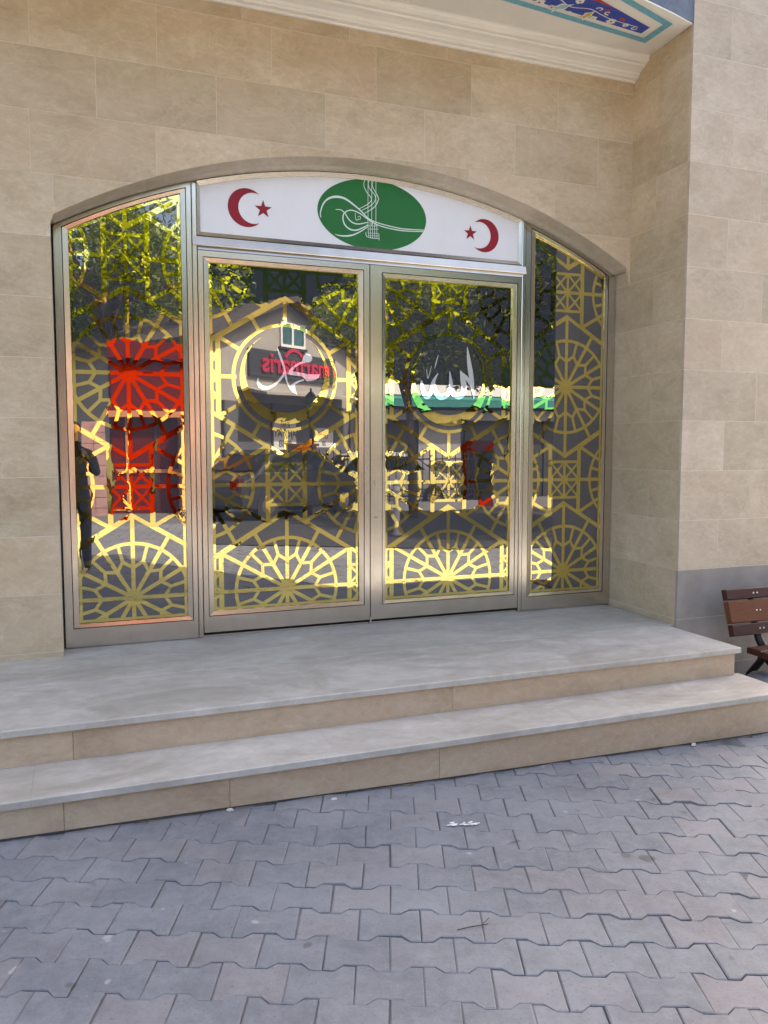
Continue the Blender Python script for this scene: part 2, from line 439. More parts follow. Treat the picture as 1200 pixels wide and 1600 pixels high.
def flower(c, r, mat, mid, name='flower'):
    c = (c[0], c[1]-.024)
    pts = [disc((c[0]+r*.62*math.cos(a), c[1]+r*.62*math.sin(a)), r*.48, 12) for a in [2*math.pi*i/5+.4 for i in range(5)]]
    o = soffit(name, pts+[disc(c, r*.4)], mat, .0034); 
    soffit('flower_eye', [disc(c, r*.26, 10)], mid, .0042)
    return o
def stroke2(pts, w0, w1=None, n=6):
    """ribbon polygons along a smooth curve through pts"""
    w1 = w0 if w1 is None else w1; P = []
    for i in range(len(pts)-1):
        p0, p1, p2, p3 = pts[max(i-1,0)], pts[i], pts[i+1], pts[min(i+2,len(pts)-1)]
        for k in range(n):
            t = k/n; P.append(tuple(.5*((2*p1[j])+(-p0[j]+p2[j])*t+(2*p0[j]-5*p1[j]+4*p2[j]-p3[j])*t*t+(-p0[j]+3*p1[j]-3*p2[j]+p3[j])*t**3) for j in range(len(p1))))
    P.append(tuple(pts[-1])); q = []
    L, Rr = [], []
    for i, p in enumerate(P):
        a = P[max(i-1,0)]; b = P[min(i+1,len(P)-1)]; dx, dy = b[0]-a[0], b[1]-a[1]; l = math.hypot(dx, dy) or 1
        w = (p[2] if len(p) > 2 else w0+(w1-w0)*i/(len(P)-1))/2
        L.append((p[0]-dy/l*w, p[1]+dx/l*w)); Rr.append((p[0]+dy/l*w, p[1]-dx/l*w))
    return [[L[i], Rr[i], Rr[i+1], L[i+1]] for i in range(len(P)-1)]
flower((3.104, 4.296), .030, M_TWHITE, M_TRED)
flower((2.584, 4.27), .034, M_TWHITE, M_TRED); flower((2.80, 4.175), .026, M_TWHITE, M_TRED); flower((2.98, 4.305), .024, M_TWHITE, M_TYEL); flower((3.215, 4.30), .020, M_TWHITE, M_TRED); flower((2.68, 4.29), .024, M_TWHITE, M_TRED); flower((2.36, 4.22), .03, M_TWHITE, M_TRED); flower((2.2, 4.19), .03, M_TWHITE, M_TYEL)
for i, (cx_, cy_) in enumerate([(3.283, 4.285), (3.03, 4.20), (2.81, 4.278), (2.96, 4.183), (2.70, 4.15), (2.48, 4.2)]):
    soffit('scroll', stroke2([(cx_+.025*math.cos(a)*(1-.09*j), cy_+.020*math.sin(a)*(1-.09*j)) for j, a in enumerate([i+.6*k for k in range(9)])], .011, .007, 3), M_TWHITE, .0034)
def tulip(c, s, rot, m1, m2):
    def T(u, v): return (c[0]+s*(u*math.cos(rot)-v*math.sin(rot)), c[1]+s*(u*math.sin(rot)+v*math.cos(rot)))
    soffit('tulip', [[T(0,-.5),T(.5,-.3),T(1.1,-.55),T(.8,0),T(1.1,.55),T(.5,.3),T(0,.5),T(-.4,.15),T(-.9,0),T(-.4,-.15)]], M_TWHITE, .0036)
    soffit('tulip_heart', [[T(.05,-.3),T(.45,-.15),T(.8,-.3),T(.6,0),T(.8,.3),T(.45,.15),T(.05,.3),T(-.4,.06),T(-.4,-.06)]], m1, .0046)
tulip((2.93, 4.255), .062, 1.9, M_TYEL, M_TRED); tulip((2.74, 4.235), .075, 2.4, M_TAQUA, M_TRED); tulip((2.50, 4.13), .07, 1.2, M_TRED, M_TYEL); tulip((2.4, 4.1), .09, 2.0, M_TYEL, M_TRED)
soffit('vine', stroke2([(3.30, 4.27), (3.19, 4.262), (3.08, 4.25), (2.99, 4.225), (2.9, 4.20), (2.78, 4.22), (2.66, 4.17), (2.5, 4.18), (2.3, 4.15)], .007), M_TWHITE, .003)
soffit('red_bud', [disc((3.155, 4.228), .017, 12, 1.5, .8, .4)], M_TRED, .0034); soffit('red_bud', [disc((3.01, 4.178), .014, 12, 1.3, .8, .1)], M_TRED, .0034)

# ------------------------------------------------------------------ entrance: steel frame, glass, gold film
YG = 4.900
screen = tag(empty('entrance_screen', (XC, YF, 0)), 'arched steel and glass entrance with gold lattice film and white transom sign', 'door')
def sl(o): o.matrix_parent_inverse = Matrix.Translation(-Vector(screen.location)); return o
def outline(x0, x1, z0, top, d=0.0, n=24):
    """clockwise outline; top is a z or 'arch' (arch lowered by d)"""
    if top == 'arch':
        t = [(x1+(x0-x1)*i/n, archf(x1+(x0-x1)*i/n, d)) for i in range(n+1)]
    else:
        t = [(x1+(x0-x1)*i/n, top) for i in range(n+1)]
    return [(x0, z0), (x1, z0)]+t
def ring(mb, o, i, yo, yi, yb=None):
    """bevelled ring between outlines o and i: front from yo to yi; sides back to yb"""
    n = len(o); k = len(mb.v); yb = yb or YG+.03
    mb.v += [(x, yo, z) for x, z in o]+[(x, yi, z) for x, z in i]+[(x, yb, z) for x, z in o]+[(x, yb, z) for x, z in i]
    for a in range(n):
        b = (a+1) % n
        mb.f += [(k+a, k+b, k+n+b, k+n+a), (k+2*n+a, k+2*n+b, k+b, k+a), (k+n+a, k+n+b, k+3*n+b, k+3*n+a)]
def clip(poly, edges):
    for (px, pz, nx, nz) in edges:
        out = []
        for i in range(len(poly)):
            a, b = poly[i-1], poly[i]
            da = (a[0]-px)*nx+(a[1]-pz)*nz; db = (b[0]-px)*nx+(b[1]-pz)*nz
            if (da >= 0) != (db >= 0):
                t = da/(da-db); out.append((a[0]+(b[0]-a[0])*t, a[1]+(b[1]-a[1])*t))
            if db >= 0: out.append(b)
        poly = out
        if len(poly) < 3: return None
    return poly
def edges_of(x0, x1, z0, top, d=0):
    e = [(x0, 0, 1, 0), (x1, 0, -1, 0), (0, z0, 0, 1)]
    if top == 'arch':
        for i in range(13):
            x = x0+(x1-x0)*i/12; z = archf(x, d); nx, nz = -(x-XC), -(z-ZF); l = math.hypot(nx, nz); e.append((x, z, nx/l, nz/l))
    else: e.append((0, top, 0, -1))
    return e
def seg(a, b, w):
    dx, dz = b[0]-a[0], b[1]-a[1]; l = math.hypot(dx, dz); nx, nz = -dz/l*w/2, dx/l*w/2; ex, ez = dx/l*w*.3, dz/l*w*.3
    return [(a[0]+nx-ex, a[1]+nz-ez), (a[0]-nx-ex, a[1]-nz-ez), (b[0]-nx+ex, b[1]-nz+ez), (b[0]+nx+ex, b[1]+nz+ez)]
def arc(c, r, w, a0=0, a1=2*math.pi, n=44):
    out = []
    for i in range(n):
        p, q = a0+(a1-a0)*i/n, a0+(a1-a0)*(i+1)/n
        out.append([(c[0]+(r+w/2)*math.cos(p), c[1]+(r+w/2)*math.sin(p)), (c[0]+(r-w/2)*math.cos(p), c[1]+(r-w/2)*math.sin(p)),
                    (c[0]+(r-w/2)*math.cos(q), c[1]+(r-w/2)*math.sin(q)), (c[0]+(r+w/2)*math.cos(q), c[1]+(r+w/2)*math.sin(q))])
    return out
RR, HA, HX, HZ = .322, .487, .412, .236       # rosette radius, hexagon apex, hexagon corner
def hex_hit(a):
    """distance from the centre to the hexagon along angle a"""
    c, s = abs(math.cos(a)), abs(math.sin(a))
    k = (HA-HZ)/HX; r1 = HA/(s+k*c)
    return min(r1, HX/c if c > 1e-6 else 9)
def rosette(c, medal=False):
    P = []; r1, r2, w = .178, .222, .0235
    for k in range(12):
        a = math.pi/6*k
        P.append(seg((c[0]+(RR if medal else 0)*math.cos(a), c[1]+(RR if medal else 0)*math.sin(a)), (c[0]+hex_hit(a)*math.cos(a), c[1]+hex_hit(a)*math.sin(a)), w if k % 3 else w))
    if medal: P = [p for i, p in enumerate(P) if i in (1, 2, 3, 4, 5, 7, 8, 9, 10, 11, 0, 6)]
    P += arc(c, RR, .021)
    if not medal:
        P.append([(c[0]+.042*math.cos(t), c[1]+.042*math.sin(t)) for t in [2*math.pi*i/16 for i in range(16)]])
        for k in range(12):
            a = math.pi/6*k; m = a+math.pi/12; b = a+math.pi/6
            A = (c[0]+r1*math.cos(a), c[1]+r1*math.sin(a)); Mm = (c[0]+r2*math.cos(m), c[1]+r2*math.sin(m)); B = (c[0]+r1*math.cos(b), c[1]+r1*math.sin(b))
            P += [seg(A, Mm, .0195), seg(Mm, B, .0195), seg(Mm, (c[0]+RR*math.cos(m), c[1]+RR*math.sin(m)), .0195)]
    V = [(0, HA), (HX, HZ), (HX, -HZ), (0, -HA), (-HX, -HZ), (-HX, HZ)]
    for i in range(6):
        if i in (1, 4): w2 = .024
        else: w2 = .030
        P.append(seg((c[0]+V[i-1][0], c[1]+V[i-1][1]), (c[0]+V[i][0], c[1]+V[i][1]), w2))
    return P
def xbox(c):
    P = []; hx, hz, w = .118, .127, .019
    for z in (-hz, 0, hz): P.append(seg((c[0]-hx, c[1]+z), (c[0]+hx, c[1]+z), w))
    P.append(seg((c[0], c[1]-hz), (c[0], c[1]+hz), w))
    for sx in (-1, 1):
        for sz in (-1, 1):
            P.append(seg((c[0], c[1]), (c[0]+sx*hx, c[1]+sz*hz), w*.8)); P.append(seg((c[0]+sx*hx, c[1]), (c[0], c[1]+sz*hz), w*.8))
    P.append(seg((c[0]-.22, c[1]), (c[0]+.22, c[1]), .022))
    return P
DX, DZ, ZR = .53, .655, .270
def lattice(xc, e, medal):
    P = []
    for j in range(-1, 5):
        for i in range(-2, 3):
            c = (xc+i*DX, ZR+j*DZ)
            if (i+j) % 2 == 0: P += rosette(c, medal and i == 0 and j == 2)
            else: P += xbox(c)
    out = []
    for p in P:
        q = clip(p, e)
        if q: out.append(q)
    return out
def border(x0, x1, z0, top, d, w=.016):
    o = outline(x0, x1, z0, top, d); i = outline(x0+w, x1-w, z0+w, top if top == 'arch' else top-w, d+w)
    return [[o[a], o[(a+1) % len(o)], i[(a+1) % len(o)], i[a]] for a in range(len(o))]
def glazed(name, out, gr, inn, top, xc, medal, label, turn=0.0, beadw=.028):
    """out: x0,x1,z0,top of the frame; gr: the groove line; inn: the glass"""
    dz = (0, .003, .032) if top == 'arch' else None
    def OL(r, dd): return outline(r[0], r[1], r[2], 'arch' if r[3] == 'arch' else r[3], dd)
    ds = (0.004, .026, .050) if top == 'arch' else (0, 0, 0)
    fr = MB(); ring(fr, OL(out, ds[0]), OL(gr, ds[1]), YF, YF)
    frame = sl(fr.build(name, M_STEEL, screen)); frame['label'] = label
    g2 = (gr[0]+.0045, gr[1]-.0045, gr[2]+.0045, gr[3] if gr[3] == 'arch' else gr[3]-.0045)
    b = MB(); ring(b, OL(g2, ds[1]+.0045), OL(inn, ds[2]), YF+.002, YF+.005); b.build('glazing_bead', M_STEEL, frame)
    g = MB(); ring(g, OL(gr, ds[1]-.002), OL(g2, ds[1]+.006), YF+.010, YF+.010, YF+.02); g.build('rubber_seal', M_GAP, frame)
    o = OL((inn[0]-.012, inn[1]+.012, inn[2]-.012, 'arch' if inn[3] == 'arch' else inn[3]+.012), ds[2]-.01)
    gm = MB(); gm.v = [(x, YG, z) for x, z in o]; gm.f = [tuple(range(len(o)))]
    gm.v += [(x, YG+.008, z) for x, z in o]; gm.f.append(tuple(range(2*len(o)-1, len(o)-1, -1)))
    gl = gm.build('glass_pane', M_GLASS, frame)
    e = edges_of(inn[0]+.001, inn[1]-.001, inn[2]+.001, inn[3], ds[2]+.001)
    P = lattice(xc, e, medal)+border(inn[0]+.003, inn[1]-.003, inn[2]+.003, inn[3], ds[2]+.003)
    film = flat('gold_lattice', P, M_GOLD, frame, YG, .0006, .000004)
    pieces = [gl, film]
    if medal:
        c = (xc, ZR+2*DZ); cp = []
        n = 60; ro, ri, sh = .283, .252, .040
        # crescent, thick below, horns thinning out upwards
        a0, a1 = R(-238), R(58)
        for i in range(n):
            def pr(t):
                a = a0+(a1-a0)*t; o_ = (c[0]+ro*math.cos(a), c[1]+ro*math.sin(a))
                # inner circle hit along the same ray from the centre
                b_ = -sh*math.sin(a); rr_ = -b_+0; 
                disc_ = (sh*math.sin(a))**2-(sh*sh-ri*ri); rin = sh*math.sin(a)+math.sqrt(disc_)
                rin = min(rin, ro-.0015); return o_, (c[0]+rin*math.cos(a), c[1]+rin*math.sin(a))
            (o0, i0), (o1, i1) = pr(i/n), pr((i+1)/n); cp.append([o0, o1, i1, i0])
        cr = flat('gold_crescent', cp, M_GOLD, frame, YG, .0040, .000002)
        pieces.append(cr)
    if turn:
        piv = Vector(((inn[0]+inn[1])/2, YG, 1.2)); T = Matrix.Translation(piv) @ Matrix.Rotation(turn, 4, 'Z') @ Matrix.Translation(-piv)
        for o_ in pieces: o_.matrix_local = T
    return frame
TURN = dict(lp=0.0, ll=0.0, rl=0.0, rp=R(-1.5))
LP = glazed('side_panel', (-.089, .6585, .004, 'arch'), (-.047, .632, .112, 'arch'), (-.013, .600, .138, 'arch'), 'arch', .290, False, 'left fixed side panel under the arch', TURN['lp'])
RP = glazed('side_panel', (2.8965, 3.634, .004, 'arch'), (2.936, 3.576, .100, 'arch'), (2.972, 3.546, .124, 'arch'), 'arch', 3.245, False, 'right fixed side panel beside the pier', TURN['rp'])
LL = glazed('door_leaf', (.694, 1.762, .030, 2.306), (.722, 1.726, .128, 2.272), (.755, 1.690, .158, 2.243), None, 1.216, True, 'left door leaf with silver calligraphy', TURN['ll'])
RL = glazed('door_leaf', (1.768, 2.862, .030, 2.306), (1.846, 2.838, .124, 2.266), (1.872, 2.801, .150, 2.236), None, 2.333, True, 'right door leaf with silver calligraphy', TURN['rl'])
# posts between the side panels and the doors
for x0, x1 in ((.6625, .6895), (2.8665, 2.8935)):
    zt = min(archf(x0), archf(x1))-.005
    sl(MB().box(x0, x1, YF-.004, YG+.04, .001, zt, .003).build('door_post', M_STEEL, screen))
sl(MB().box(.6925, 2.8635, YG+.012, YG+.05, .0, .06).build('threshold_shadow_gap', M_GAP, screen))
sl(MB().box(.6925, 2.8635, YF+.015, YG+.012, .001, .012).build('threshold', M_STEEL, screen))
# transom rail and sign
tr = MB().prism([(YG+.04, 2.331), (YF-.014, 2.331), (YF-.016, 2.336), (YF-.003, 2.384), (YF+.002, 2.388), (YG+.04, 2.388)], lambda a, b: (.6635, a, b), lambda a, b: (2.8925, a, b))
tr.prism([(YG+.04, 2.3085), (YF-.006, 2.3085), (YF+.0, 2.3305), (YG+.04, 2.3305)], lambda a, b: (.6935, a, b), lambda a, b: (2.8625, a, b))
sl(tr.build('transom_rail', M_STEEL, screen))
tf = MB(); o = outline(.6925, 2.8635, 2.3905, 'arch', .004); i = outline(.712, 2.840, 2.4135, 'arch', .030); ring(tf, o, i, YF, YF+.010)
sl(tf.build('transom_frame', M_STEEL, screen))
YP = YF+.014
o = outline(.705, 2.850, 2.405, 'arch', .022)
pm = MB(); pm.v = [(x, YP, z) for x, z in o]+[(x, YP+.02, z) for x, z in o]; n = len(o); pm.f = [tuple(range(n)), tuple(range(2*n-1, n-1, -1))]
sign = sl(pm.build('sign_panel', M_WHITE, screen)); sign['label'] = 'white arched sign panel with crescents and green oval'
def crescent(cx_, cz, r, s):
    ro, ri, sh = r, r*.80, r*.36; n = 40
    # horn tips where both circles cross
    x = (sh*sh+ro*ro-ri*ri)/(2*sh); a = math.acos(max(-1, min(1, x/ro))); b = math.acos(max(-1, min(1, (x-sh)/ri)))
    Q = []
    for i in range(n):
        def pt(t): 
            A = a+(2*math.pi-2*a)*t; B = b+(2*math.pi-2*b)*t
            return (cx_+s*ro*math.cos(A), cz+ro*math.sin(A)), (cx_+s*(sh+ri*math.cos(B)), cz+ri*math.sin(B))
        (o0, i0), (o1, i1) = pt(i/n), pt((i+1)/n); Q.append([o0, o1, i1, i0])
    return Q
def star(cx_, cz, r, rot=0):
    P = [(cx_+(r if k % 2 == 0 else r*.40)*math.sin(rot+math.pi/5*k), cz+(r if k % 2 == 0 else r*.40)*math.cos(rot+math.pi/5*k)) for k in range(10)]
    return [[(cx_, cz), P[k], P[(k+1) % 10]] for k in range(10)]
flat('crescent', crescent(.988, 2.580, .113, 1), M_RED, sign, YP, .0015, .000002); flat('star', star(1.088, 2.581, .055), M_RED, sign, YP, .0015, .000002)
flat('crescent', crescent(2.582, 2.563, .108, -1), M_RED, sign, YP, .0015, .000002); flat('star', star(2.478, 2.570, .050), M_RED, sign, YP, .0015, .000002)
oval = flat('green_oval', [[(1.792+.366*math.cos(a), 2.618+.217*math.sin(a)) for a in [2*math.pi*k/72 for k in range(72)]]], M_GREEN, sign, YP, .0015)
# writing on the glass and the oval: outlines in metres on the door plane
MUH= [[(1.0449,1.5801),(1.0502,1.5529),(1.0695,1.5315),(1.1032,1.5269),(1.1372,1.5389),(1.1658,1.5618),(1.1888,1.5901),(1.2062,1.6183),(1.2205,1.6105),(1.206,1.5906),(1.1829,1.5623),(1.1484,1.5282),(1.1086,1.5078),(1.0748,1.5042),(1.0469,1.5172),(1.0349,1.5415),(1.0375,1.5635)],[(1.1651,1.7627),(1.1818,1.7359),(1.2012,1.6844),(1.215,1.6352),(1.222,1.5967),(1.2285,1.5581),(1.2455,1.5308),(1.29,1.479),(1.2624,1.4923),(1.2396,1.5139),(1.2227,1.5468),(1.2116,1.5853),(1.2036,1.6348),(1.187,1.6838),(1.1704,1.7272)],[(1.3267,1.7003),(1.3338,1.7228),(1.3485,1.7334),(1.3688,1.7326),(1.3862,1.7166),(1.3873,1.697),(1.3714,1.6825),(1.3451,1.6798),(1.3102,1.6691),(1.2782,1.6485),(1.259,1.6245),(1.3098,1.6162),(1.3562,1.6082),(1.4384,1.6092),(1.4264,1.5863),(1.391,1.5684),(1.35,1.5644),(1.3356,1.5835),(1.3183,1.5942),(1.2749,1.5984),(1.2375,1.5999),(1.2261,1.6079),(1.2407,1.6305),(1.2697,1.6593),(1.3045,1.6772),(1.3231,1.6879)],[(1.3338,1.5768),(1.3036,1.5686),(1.2745,1.5566),(1.2513,1.5393),(1.242,1.5262),(1.2567,1.5033),(1.29,1.479),(1.277,1.5149),(1.2756,1.5416),(1.3035,1.5586),(1.3337,1.5684)]]
ALL= [[(2.1293,1.5928,0.0092),(2.1395,1.5343,0.0238),(2.1666,1.4896,0.0293),(2.1965,1.5176,0.022),(2.2132,1.5816,0.0183),(2.2481,1.6418,0.0046)],[(2.2212,1.6,0.0073),(2.2266,1.5365,0.0238),(2.2622,1.49,0.0311),(2.3129,1.5039,0.0275),(2.3431,1.5579,0.0256),(2.3342,1.6601,0.0046)],[(2.3431,1.5579,0.0183),(2.364,1.5097,0.0275),(2.4052,1.4969,0.0329),(2.4411,1.5328,0.0329),(2.4312,1.6063,0.0293),(2.4121,1.6673,0.0046)],[(2.4142,1.6609,0.0073),(2.4611,1.6164,0.0201),(2.5064,1.5623,0.0201)],[(2.4623,1.8252,0.0046),(2.4778,1.7184,0.0238),(2.4976,1.6083,0.0256),(2.5156,1.4808,0.0046)],[(2.2504,1.7643,0.0027),(2.2366,1.7185,0.0073),(2.2238,1.6709,0.0027)],[(2.1668,1.6689,0.0027),(2.176,1.6077,0.0055),(2.2016,1.69,0.0027)]]
TUG= [[(1.7572,2.8449,0.0035),(1.7567,2.5472,0.0035)],[(1.7822,2.8478,0.0035),(1.7818,2.5496,0.0035)],[(1.8101,2.8478,0.0035),(1.8099,2.5523,0.0035)],[(1.7572,2.8417,0.0035),(1.7344,2.8195,0.0042),(1.7294,2.7929,0.0042),(1.7485,2.7527,0.0049),(1.7749,2.7261,0.0049),(1.7791,2.707,0.0049),(1.7519,2.6779,0.0049),(1.695,2.6445,0.0035)],[(1.7808,2.8444,0.0035),(1.7607,2.816,0.0042),(1.7649,2.7806,0.0049),(1.8007,2.7433,0.0049),(1.8064,2.7112,0.0049),(1.7748,2.6737,0.0049),(1.7148,2.6374,0.0035)],[(1.8094,2.8464,0.0035),(1.7879,2.8191,0.0042),(1.7893,2.7866,0.0049),(1.8179,2.7439,0.0049),(1.8258,2.7132,0.0056),(1.7963,2.6641,0.0056),(1.7304,2.62,0.0035)],[(1.4474,2.5677,0.0056),(1.4455,2.6009,0.007),(1.4651,2.6543,0.0084),(1.4996,2.6881,0.0113),(1.548,2.7036,0.0141),(1.6037,2.698,0.0127),(1.6597,2.6682,0.0099),(1.7091,2.6342,0.0084),(1.7589,2.5934,0.007),(1.8092,2.5753,0.0063),(1.8962,2.5605,0.0063),(1.999,2.5517,0.0063),(2.1486,2.5577,0.0056)],[(2.141,2.5475,0.0056),(1.9991,2.5396,0.0063),(1.8962,2.5459,0.0063),(1.8236,2.5589,0.0063),(1.7661,2.5823,0.007),(1.7091,2.6146,0.007),(1.6666,2.6299,0.007),(1.6314,2.6296,0.007),(1.5998,2.6101,0.007),(1.5906,2.5768,0.0077),(1.603,2.539,0.0084),(1.6381,2.515,0.0092),(1.6804,2.5137,0.0092),(1.7302,2.5368,0.007),(1.7553,2.5536,0.0049)],[(1.5421,2.6256,0.0035),(1.5755,2.6271,0.0056),(1.6033,2.6105,0.0063),(1.6242,2.5801,0.007),(1.6523,2.5581,0.0077),(1.6876,2.5517,0.0077),(1.7303,2.5611,0.0063),(1.7589,2.5704,0.0042)],[(1.5386,2.4764,0.0028),(1.5678,2.47,0.007),(1.6168,2.4719,0.0099),(1.6662,2.4862,0.0084),(1.7159,2.5138,0.007),(1.7553,2.5418,0.0049)],[(1.6716,2.6187,0.0035),(1.6736,2.585,0.0035),(1.6806,2.5745,0.0042),(1.692,2.5802,0.0035)],[(1.6863,2.5941,0.0028),(1.7005,2.6007,0.0035),(1.7069,2.5915,0.0035),(1.7005,2.5811,0.0035),(1.6906,2.584,0.0028)],[(1.743,2.5078,0.0035),(1.7416,2.4932,0.0042),(1.7516,2.4796,0.0042),(1.7839,2.474,0.0042),(1.8322,2.475,0.0042)],[(1.8293,2.5079,0.0035),(1.8315,2.4637,0.0035)],[(1.7567,2.557,0.0035),(1.7587,2.4816,0.0035)],[(1.7696,2.5747,0.0035),(1.7731,2.475,0.0035)],[(1.7854,2.5697,0.0035),(1.7874,2.4736,0.0035)],[(1.7998,2.5678,0.0035),(1.8019,2.4736,0.0035)],[(1.8149,2.5627,0.0035),(1.8163,2.4736,0.0035)],[(1.7588,2.5277,0.0028),(1.8272,2.5328,0.0028)],[(1.7588,2.5026,0.0028),(1.8293,2.5065,0.0028)],[(1.7587,2.4868,0.0028),(1.8293,2.4907,0.0028)],[(1.7588,2.5474,0.0028),(1.8236,2.5523,0.0028)]]
flat('calligraphy', MUH, M_SILVER, LL, YG, .0055, .00002)
strokes = []
for s_ in ALL[:5]: strokes += stroke2([(a, b, w*1.3) for a, b, w in s_], 0, 0, 8)
flat('calligraphy', strokes, M_SILVER, RL, YG, .0055, .000004)
for s_ in ALL[5:]: flat('calligraphy_mark', stroke2(s_, 0, 0, 8), M_SILVER, RL, YG, .0058, .000004)
strokes = []
oval_e = [(1.792+.364*math.cos(a), 2.618+.215*math.sin(a), -math.cos(a)/.364, -math.sin(a)/.215) for a in [2*math.pi*k/60 for k in range(60)]]
for s_ in TUG:
    for q in stroke2(s_, 0, 0, 8):
        q = clip(q, oval_e)
        if q: strokes.append(q)
flat('tughra_lines', strokes, M_PALE, oval, YP, .0030, .000003)
# locks
lk = MB(); lk.tube([(1.803, YF+.001, .93), (1.803, YF-.008, .93)], .011, 12); lk.box(1.797, 1.809, YF-.006, YF+.001, .905, .93)
lk.build('lock', M_STEEL, RL)
lk = MB(); lk.box(1.790, 1.815, YF-.0015, YF+.001, .700, .7035); lk.build('scratch_plate', M_GAP, RL)
mb = MB(); mb.box(1.759, 1.771, YF-.006, YF+.01, .005, .05); mb.build('floor_bolt', M_STEEL, LL)

# ------------------------------------------------------------------ steps
Y1, Y2, Z1 = 3.53, 3.20, -.165
SX0 = -4.0
steps = tag(empty('entrance_steps', (1.6, 3.9, -.4)), 'two pale stone steps leading up to the arched entrance', 'steps')
def stl(o): o.matrix_parent_inverse = Matrix.Translation(-Vector(steps.location)); return o
def ground_z(x, y=0): return -.326-.019*max(-3.0, min(x, 9.0))
XE1, XE2 = 3.556, 3.585
stl(MB().box(SX0, XE1-.04, Y1+.045, 4.95, -.44, -.031).build('step_core', M_MORTAR, steps))
stl(MB().box(SX0, XE2-.04, Y2+.045, Y1+.044, -.46, Z1-.031).build('step_core', M_MORTAR, steps))
def tread(xs, y0, y1, z, th=.030):
    for a, b in zip(xs[:-1], xs[1:]):
        c = .004; g = .0003
        x0, x1 = a+g, b-g
        mb = MB()
        # top chamfered along the nosing
        pr = [(y0, z-th), (y0, z-c), (y0+c, z), (y1, z), (y1, z-th)]
        mb.prism(pr, lambda p, q: (x0, p, q), lambda p, q: (x1, p, q)); stl(mb.build('tread_slab', M_TREAD, steps))
def riser(xs, y, zt, zb, right=True):
    for a, b in zip(xs[:-1], xs[1:]):
        mb = MB(); g = .001; x0, x1 = a+g, b-g
        mb.add([(x0,y,zb(x0)),(x1,y,zb(x1)),(x1,y,zt),(x0,y,zt),(x0,y+.02,zb(x0)),(x1,y+.02,zb(x1)),(x1,y+.02,zt),(x0,y+.02,zt)],
               [(0,1,2,3),(7,6,5,4),(0,4,5,1),(1,5,6,2),(2,6,7,3),(3,7,4,0)])
        stl(mb.build('riser_slab', M_RISER, steps))
tread([SX0, -1.62, -.42, .83, 2.05, XE1], Y1, 4.16, 0.0)
tread([SX0, -2.0, -.75, .20, 1.42, 2.60, 3.605], 4.162, 4.94, 0.0)
tread([SX0, -1.45, -.20, 1.02, 2.24, XE2], Y2, Y1+.048, Z1)
riser([SX0, -2.4, -1.2, -.05, 1.72, XE1-.022], Y1+.024, -.0305, lambda x: Z1+.0005)
riser([SX0, -2.5, -1.3, -.086, .55, 1.50, XE2-.024], Y2+.026, Z1-.0305, lambda x: ground_z(x)-.05)
# right end faces
for x, ya, yb, zt, zb in ((XE1-.022, Y1+.045, PY, -.0305, -.44), (XE2-.024, Y2+.047, PY-.001, Z1-.0305, -.46)):
    stl(MB().box(x-.02, x, ya, yb, zb, zt).build('end_slab', M_RISER, steps))

# ------------------------------------------------------------------ ground, road, pavers
def terrain_sheet(name, pts, dz, mat):
    mb = MB(); mb.v = [(x, y, ground_z(x)+dz) for x, y in pts]; mb.f = [tuple(range(len(pts)))]
    o = mb.build(name, mat); 
    if o.data.polygons[0].normal.z < 0: o.data.flip_normals()
    return tag(o, kind='structure')
def concrete_mat():
    t = NT('concrete_paver'); v, rnd = t.obj_pos(30); p = t.pos()
    st = t.noise(1.3, 5, .6, p, .5); a = t.noise(16, 6, .7, v); s = t.noise(95, 4, .75, v); wear = t.noise(5, 6, .7, p, 1.0)
    c = t.ramp(a, [(.3, (.135,.145,.163)), (.7, (.21,.223,.245))])
    c = t.mix(t.ramp(rnd, [(.0, (0,)*3), (.55, (.05,)*3), (.8, (.25,)*3), (1, (.45,)*3)]), c, (.205,.168,.168))
    c = t.mix(t.ramp(st, [(.42, (0,)*3), (.72, (.6,)*3)]), c, (.29,.305,.325))
    c = t.mix(t.ramp(wear, [(.60, (0,)*3), (.75, (.45,)*3)]), c, (.15,.135,.125))
    k = t.math('ADD', t.math('MULTIPLY', rnd, .16), .92); cc = t.new('ShaderNodeCombineColor')
    for i in range(3): t.l(k, cc.inputs[i])
    c = t.mix(1.0, c, cc.outputs[0], 'MULTIPLY')
    c = t.mix(t.ramp(s, [(.30, (.6,)*3), (.42, (0,)*3)]), c, (.09,.092,.10))
    c = t.mix(t.ramp(s, [(.60, (0,)*3), (.72, (.45,)*3)]), c, (.33,.34,.36))
    bl_ = t.noise(2.1, 7, .72, t.pos(), 1.3); c = t.mix(t.ramp(bl_, [(.54, (0,)*3), (.74, (.45,)*3)]), c, (.11,.112,.12))
    gm = t.noise(11, 2, .4, t.pos()); c = t.mix(t.ramp(gm, [(.755, (0,)*3), (.785, (.6,)*3)]), c, (.42,.42,.42))
    gd = t.noise(7, 2, .4, t.pos((1.3, 1, 1))); c = t.mix(t.ramp(gd, [(.235, (.6,)*3), (.265, (0,)*3)]), c, (.07,.065,.065))
    t.color(c); t.set(Roughness=.78); t.bump(t.math('ADD', t.math('MULTIPLY', a, .9), s), .42, .004); return t.m
M_PAVER = concrete_mat()
M_JOINT = simple('joint_sand', (.125,.127,.132), .95, 0, .3, 9, .4)
M_SOIL = simple('town_ground', (.22,.21,.19), .9, 0, .2, .8)
def asphalt_mat():
    t = NT('asphalt'); p = t.pos(); a = t.noise(.6, 5, .6, p); b = t.noise(60, 3, .7, p)
    t.color(t.mix(.4, t.ramp(a, [(.3, (.022,.023,.026)), (.7, (.045,.045,.048))]), t.ramp(b, [(.3, (.02,.02,.02)), (.7, (.06,.06,.06))])))
    t.set(Roughness=.8); t.bump(b, .2, .004); return t.m
M_ASPHALT = asphalt_mat()
